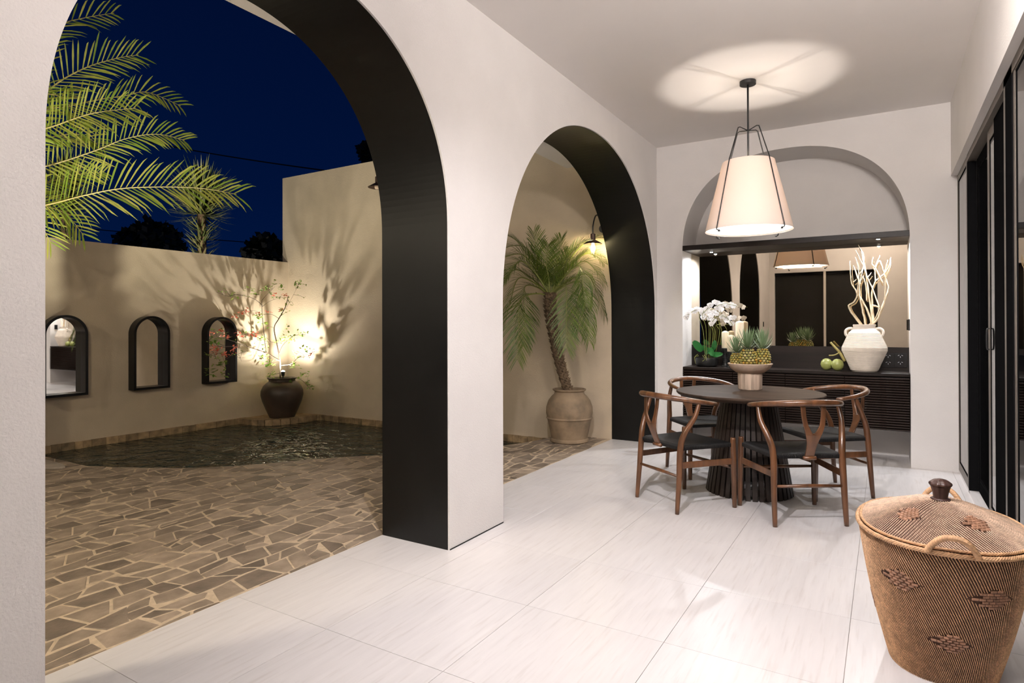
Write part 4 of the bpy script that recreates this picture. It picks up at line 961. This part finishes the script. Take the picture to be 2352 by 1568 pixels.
# palm at the left by the pool, crown hidden by the near column
CD = 5.4
cr = at(30, 370, CD)
t = ez('courtyard_palm', (cr.x, cr.y, 0)); tag(t, 'tall palm at left by the pool, its yellow-green fronds lit from below against the sky', 'palm')
def lw(u, v, dd=0): return at(u, v, CD+dd)-t.location
trunk_mesh([Vector((0, 0, 0)), Vector((.03, -.02, 1.2)), Vector((0, 0, 2.0)), cr-t.location], .10, .08, t, seed=4)
LF = [([(30, 370), (70, 255), (125, 196), (196, 156), (268, 134), (318, 126)], .2, 30, .34), ([(30, 370), (75, 310), (134, 286), (201, 263), (254, 254), (312, 248)], -.2, 28, .32), ([(30, 375), (80, 385), (140, 372), (223, 344), (290, 318), (360, 308), (424, 322)], .1, 32, .26),
      ([(30, 380), (70, 470), (112, 469), (192, 449), (277, 433), (379, 429), (469, 433), (543, 446)], -.35, 44, .34), ([(30, 370), (90, 262), (160, 243), (230, 228), (286, 220), (339, 212), (415, 243)], .45, 28, .24), ([(30, 360), (80, 130), (140, 60), (190, 42), (262, 30)], .3, 26, .28),
      ([(30, 380), (60, 440), (100, 470), (150, 490), (192, 540)], -.1, 20, .24), ([(30, 375), (80, 330), (130, 312), (190, 310), (240, 345)], .35, 24, .22), ([(30, 365), (70, 210), (110, 215), (150, 230), (190, 290)], -.1, 20, .24), ([(30, 380), (80, 420), (120, 415), (180, 400), (240, 395)], .5, 22, .22),
      ([(30, 380), (50, 470), (90, 510), (118, 560)], .2, 16, .25), ([(30, 360), (20, 200), (60, 80), (120, -20)], .1, 26, .3), ([(30, 370), (-60, 250), (-160, 220), (-260, 280)], 0, 26, .3), ([(30, 370), (-60, 350), (-160, 400), (-220, 520)], .2, 26, .3), ([(30, 370), (-20, 200), (-100, 60), (-200, 40)], .3, 26, .3)]
for pts, dd, n, l in LF:
    P_ = [lw(u, v, dd*min(1, i/3)) for i, (u, v) in enumerate(pts)]
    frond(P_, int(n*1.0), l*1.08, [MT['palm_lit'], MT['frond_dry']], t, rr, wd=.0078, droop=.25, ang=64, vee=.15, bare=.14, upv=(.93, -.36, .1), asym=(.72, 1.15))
# sword-leaved trees beyond the courtyard wall
def sword_tree(u, vc, vb, d, R, n, lab, seed, elong=1.0, L_=None):
    rr = random.Random(seed); c = at(u, vc, d); base = at(u, vb, d)
    t = ez('dracaena', (base.x, base.y, 0)); tag(t, lab, 'tree', 'sword-leaved trees beyond the courtyard wall')
    cz = c.z; MB().tube([(0, 0, 0), (.02, 0, cz*.5), (0, 0, cz)], [.10, .08, .07], 10).build('trunk', MT['bark'], t, smooth=True)
    b = MB(); L_ = L_ or R
    for k in range(n):
        el = math.asin(rr.uniform(-.75, 1)); a = rr.uniform(0, 2*PI); dirv = Vector((math.cos(a)*math.cos(el), math.sin(a)*math.cos(el), math.sin(el)))
        p = Vector((0, 0, cz+rr.uniform(-.5, .35)*R*elong)); sd = Vector((-math.sin(a), math.cos(a), 0)); leaf(b, p, dirv, sd, L_*rr.uniform(.7, 1.05), R*.042, curl=.45 if el < .5 else .12, seg=4)
    for k in range(n//5):
        a = rr.uniform(0, 2*PI); p = Vector((0, 0, cz-R*rr.uniform(.8, 1.7)*elong)); leaf(b, p, (math.cos(a), math.sin(a), -.2), (-math.sin(a), math.cos(a), 0), R*.5, R*.035, curl=.6, seg=4)
    tag(b.build('leaves', MT['sword'], t), kind='stuff')
sword_tree(463, 455, 585, 10.6, .60, 700, 'small sword-leaved tree just beyond the courtyard wall, behind the long frond tip', 8, L_=.58)
sword_tree(150, 430, 560, 10.2, .50, 420, 'sword-leaved tree beyond the wall at the far left, behind the palm fronds', 9, elong=1.7)
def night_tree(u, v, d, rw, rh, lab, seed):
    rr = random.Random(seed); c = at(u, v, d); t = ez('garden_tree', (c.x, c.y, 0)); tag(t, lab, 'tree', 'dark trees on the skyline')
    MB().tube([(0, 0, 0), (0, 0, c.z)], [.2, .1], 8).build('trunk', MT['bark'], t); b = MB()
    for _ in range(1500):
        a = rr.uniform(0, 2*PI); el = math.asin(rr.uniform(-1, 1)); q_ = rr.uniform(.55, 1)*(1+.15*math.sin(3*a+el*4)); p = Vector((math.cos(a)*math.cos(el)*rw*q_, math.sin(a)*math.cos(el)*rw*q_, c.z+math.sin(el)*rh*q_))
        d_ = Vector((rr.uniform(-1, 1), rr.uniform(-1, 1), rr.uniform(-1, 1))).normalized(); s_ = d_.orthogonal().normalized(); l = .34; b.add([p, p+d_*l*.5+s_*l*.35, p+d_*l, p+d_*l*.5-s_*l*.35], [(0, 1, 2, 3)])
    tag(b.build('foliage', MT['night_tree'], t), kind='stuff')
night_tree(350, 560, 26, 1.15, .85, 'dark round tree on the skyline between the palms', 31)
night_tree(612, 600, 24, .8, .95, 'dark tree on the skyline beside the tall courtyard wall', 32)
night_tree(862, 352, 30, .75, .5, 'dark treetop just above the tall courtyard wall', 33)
for (pa, pb, sag, lab) in (((300, 318, 24), (900, 410, 18), .35, 'upper overhead cable crossing the night sky'), ((60, 510, 30), (720, 566, 30), .3, 'lower overhead cable near the skyline')):
    a, c = at(*pa), at(*pb); b = MB().tube([a.lerp(c, i/16)-Vector((0, 0, sag*4*(i/16)*(1-i/16)*.3)) for i in range(17)], .022, 5)
    tag(b.build('overhead_cable', MT['wire']), lab, 'cable')
# ------------------------------------------------------------------ wall lamps
def wall_lamp(c, r, lab, lit):
    t = ez('wall_lamp', c); tag(t, lab, 'lamp', 'gooseneck lamps on the courtyard wall')
    dy = YC-c[1]; up_ = r*1.1
    MB().tube(smooth_path([(0, 0, up_*.9), (0, .0, up_+r*.8), (.0, dy*.25, up_+r*2.0), (0, dy*.6, up_+r*2.1), (0, dy*.85, up_+r*1.4), (0, dy-.012, up_+r*.9)], 6), .0075, 8).build('arm', MT['dark_metal'], t, smooth=True)
    o = MB().lathe([(.045, 0), (.045, .012)], 20).build('wall_plate', MT['dark_metal'], t); o.rotation_euler = (PI/2, 0, 0); o.location = (0, dy-.001, up_+r*.9)
    MB().lathe([(r, 0), (r*.42, r*.36), (r*.27, r*.42), (r*.27, r*1.05), (r*.15, r*1.12), (r*.13, r*1.05), (r*.24, r*.95), (r*.24, r*.43), (r*.40, r*.33), (r*.985, -.004)], 32, cap0=False, cap1=False).build('lamp_shade', MT['lampcap'], t, smooth=True, angle=50)
    if lit:
        MB().lathe([(.003, -.125), (.030, -.118), (.037, -.09), (.037, .01), (.03, .02)], 24, cap0=False, cap1=False).build('glass_jar', MT['jar_glass'], t, smooth=True)
        MB().lathe([(.003, -.085), (.022, -.07), (.026, -.045), (.015, -.01), (.012, .02)], 16).build('bulb', MT['warm_bulb'], t, smooth=True)
        light('wall_lamp_light', 'POINT', (c[0], c[1]-.0, c[2]-.05), 110, (1, .80, .42), .03)
    else:
        MB().lathe([(r*.3, -.02), (r*.33, .0), (r*.33, .02)], 16).build('bulb', MT['bowl'], t, smooth=True)
MT['lampcap'] = simple('bronze_lamp_cap', (.09, .055, .04), .5, metal=.4, noise=.2)
MT['warm_bulb'] = emis('warm_bulb', (1, .86, .55), 90)
m = MT['jar_glass'] = mat('jar_glass'); n_ = m.node_tree; n_.nodes.remove(P(m)); tr = N(m, 'ShaderNodeBsdfTransparent'); tr.inputs[0].default_value = (.97, .96, .92, 1); gl = N(m, 'ShaderNodeBsdfGlossy'); gl.inputs['Roughness'].default_value = .05
mx = N(m, 'ShaderNodeMixShader'); mx.inputs[0].default_value = .08; L(m, tr.outputs[0], mx.inputs[1]); L(m, gl.outputs[0], mx.inputs[2]); L(m, mx.outputs[0], n_.nodes['Material Output'].inputs[0])
c = on_y(1362, 560, 6.08); wall_lamp(tuple(c), .1, 'lit gooseneck wall lamp glowing above the potted palm', True)
c = on_y(868, 430, 6.0); wall_lamp(tuple(c), .13, 'unlit gooseneck wall lamp high on the tall courtyard wall, half hidden by the near arch', False)
# ------------------------------------------------------------------ woven basket
BXC, BYC = .175, 2.80
t = ez('woven_basket', (BXC, BYC, 0)); tag(t, 'tall lidded woven cane basket with a carved wooden knob, standing by the glazed doors', 'basket')
BH = .50
def rim_r(a, s):       # s: 0 bottom, 1 rim; rounded oblong
    rx, ry = .168+(.268-.168)*s, .20+(.345-.20)*s; nn = 2.25
    return (abs(math.cos(a)/rx)**nn+abs(math.sin(a)/ry)**nn)**(-1/nn)
def bp(a, s, off=0):
    r = rim_r(a, s)+off+.010*math.sin(PI*s); return Vector((r*math.cos(a), r*math.sin(a), BH*s))
def lid(a, s, off=0):  # s: 0 rim, 1 centre
    r = rim_r(a, 1)*(1-s)*.968; z_ = BH+.012+.085*(max(0.0, math.sin(s*PI/2))**1.15)+off; return Vector((r*math.cos(a), r*math.sin(a), z_))
n = 96
def shell(fn, ss, name, m, cap=True):
    b = MB(); vs = [fn(2*PI*i/n, s) for s in ss for i in range(n)]; fs = [(j*n+i, j*n+(i+1) % n, (j+1)*n+(i+1) % n, (j+1)*n+i) for j in range(len(ss)-1) for i in range(n)]
    if cap: fs.append(tuple(range(n-1, -1, -1)))
    b.add(vs, fs); return b.build(name, m, t, smooth=True)
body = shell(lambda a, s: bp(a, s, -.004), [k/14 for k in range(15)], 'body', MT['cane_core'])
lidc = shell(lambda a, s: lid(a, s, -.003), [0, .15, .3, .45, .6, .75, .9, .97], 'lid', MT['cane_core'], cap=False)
rr = random.Random(77)
DB = [(4.24, .73), (5.12, .71), (4.74, .35), (3.3, .40), (2.4, .7)]
DL = [(4.05, .44), (5.25, .44), (2.2, .44), (.9, .44)]
def in_diamond(a, s, ds, wa, ws, k=1.0):
    for a0, s0 in ds:
        da = (a-a0+PI) % (2*PI)-PI
        if abs(da)/wa+abs(s-s0)/ws < k: return True
    return False
def stitch(fn, a, s, da, ds_, skew, b, w=.5, lift=.0032):
    # one raised cane crossing: a slanted lozenge
    A = fn(a-da*.5-skew, s-ds_*.62); B_ = fn(a+da*.5+skew, s+ds_*.62); mid = fn(a, s, lift)
    c1 = fn(a-da*w*.5, s+ds_*.25, lift*.3); c2 = fn(a+da*w*.5, s-ds_*.25, lift*.3)
    b.add([A, c2, B_, c1, mid], [(0, 1, 4), (1, 2, 4), (2, 3, 4), (3, 0, 4)])
b = MB(); NR = 84; NC = 236
for j in range(NR):
    s = (j+.5)/NR
    for i in range(NC):
        a = 2*PI*(i-(j % 3)/3)/NC
        if in_diamond(a, s, DB, .26, .078): continue
        if math.sin(a) > .75: continue
        stitch(bp, a, s+rr.uniform(-.001, .001), 2*PI/NC, 1/NR*1.5, -2*PI/NC*.72, b, .74)
tag(b.build('weave', MT['cane'], body), kind='stuff')
b = MB(); NR2 = 40
for j in range(NR2):
    s = (j+.5)/NR2*.93
    nc = max(26, int(215*(1-s)))
    for i in range(nc):
        a = 2*PI*(i-(j % 3)/3)/nc
        if in_diamond(a, s, DL, .31, .14): continue
        stitch(lid, a, s, 2*PI/nc, .93/NR2*1.5, -2*PI/nc*.72, b, .55, .003)
tag(b.build('weave', MT['cane_lid'], lidc), kind='stuff')
def patch(fn, a0, s0, wa, ws, rows, par, name):
    for r_ in range(-rows, rows+1):
        s = s0+ws*r_/(rows+.6); half = wa*(1-abs(r_)/(rows+1)); k = max(1, int(round(half/wa*3.3)))
        for q_ in range(-k, k):
            a = a0+wa/3.5*(q_+.5+.5*(r_ % 2)*.9); da = wa/3.5*.47; dz = ws/(rows+.6)*.44
            if abs(a-a0) > half+da: continue
            v_ = [fn(a-da, s-dz, .001), fn(a+da, s-dz, .001), fn(a+da, s+dz, .001), fn(a-da, s+dz, .001), fn(a-da*.7, s-dz*.7, .005), fn(a+da*.7, s-dz*.7, .005), fn(a+da*.7, s+dz*.7, .005), fn(a-da*.7, s+dz*.7, .005)]
            MB().add(v_, [(0, 1, 5, 4), (1, 2, 6, 5), (2, 3, 7, 6), (3, 0, 4, 7), (4, 5, 6, 7)]).build(name, MT['cane_dark'], par)
for a0, s0 in DB: patch(bp, a0, s0, .24, .070, 3, body, 'flat_cane')
for a0, s0 in DL[:2]: patch(lid, a0, s0, .30, .13, 3, lidc, 'flat_cane')
def braid(path, r, name, par, twist=26, closed=False):
    m_ = len(path); b = MB(); K = 5
    for k in range(K):
        pts = []
        for i, p in enumerate(path):
            tg = (path[(i+1) % m_ if closed else min(i+1, m_-1)]-path[i-1 if closed else max(i-1, 0)]).normalized(); U = Vector((0, 0, 1)) if abs(tg.z) < .95 else Vector((0, 1, 0)); S = tg.cross(U).normalized(); V_ = S.cross(tg)
            q_ = 2*PI*(k/K+i/m_*twist); pts.append(p+S*math.cos(q_)*r*.62+V_*math.sin(q_)*r*.62)
        if closed: pts.append(pts[0])
        b.tube(pts, r*.38, 5, caps=not closed)
    b.tube(path+([path[0]] if closed else []), r*.55, 6, caps=not closed, mi=1)
    return b.build(name, [MT['cane'], MT['cane_core']], par, smooth=True)
ringp = [bp(2*PI*i/260, 1.0, .002) for i in range(260)]
braid(ringp, .0092, 'rim', t, 46, True)
ringp = [lid(2*PI*i/220, .0, .0) for i in range(220)]
braid(ringp, .006, 'lid_rim', lidc, 40, True)
for a0 in (4.74, 1.50):
    pts = []
    for k in range(60):
        s = -1+2*k/59; a = a0+.20*s; q_ = bp(a, 1.0, .010); q_ += Vector((0, 0, .062*max(0, 1-abs(s)**2.4)))+Vector((math.cos(a), math.sin(a), 0))*(.0+.012*(1-s*s)); pts.append(q_)
    braid(pts, .0112, 'handle', t, 12)
MB().lathe([(.032, .0), (.033, .004), (.024, .008)], 10, c=(0, 0, BH+.096)).build('knob_base', MT['knob'], lidc, smooth=True)
kb = MB(); nn = 10; prof = [(a_*.70, b_*.78) for a_, b_ in [(.031, .004), (.035, .03), (.044, .062), (.053, .074), (.051, .082), (.034, .094), (.012, .100)]]
vs = []
for r, z_ in prof:
    for i in range(nn*2):
        a = PI*i/nn; rf = r*(1+.045*(-1)**i); vs.append((rf*math.cos(a), rf*math.sin(a), BH+.096+z_))
n2 = nn*2
kb.add(vs, [(j*n2+i, j*n2+(i+1) % n2, (j+1)*n2+(i+1) % n2, (j+1)*n2+i) for j in range(len(prof)-1) for i in range(n2)]+[tuple((len(prof)-1)*n2+i for i in range(n2))])
o = kb.build('knob', MT['knob'], lidc); bev(o, .002, 1, 20)
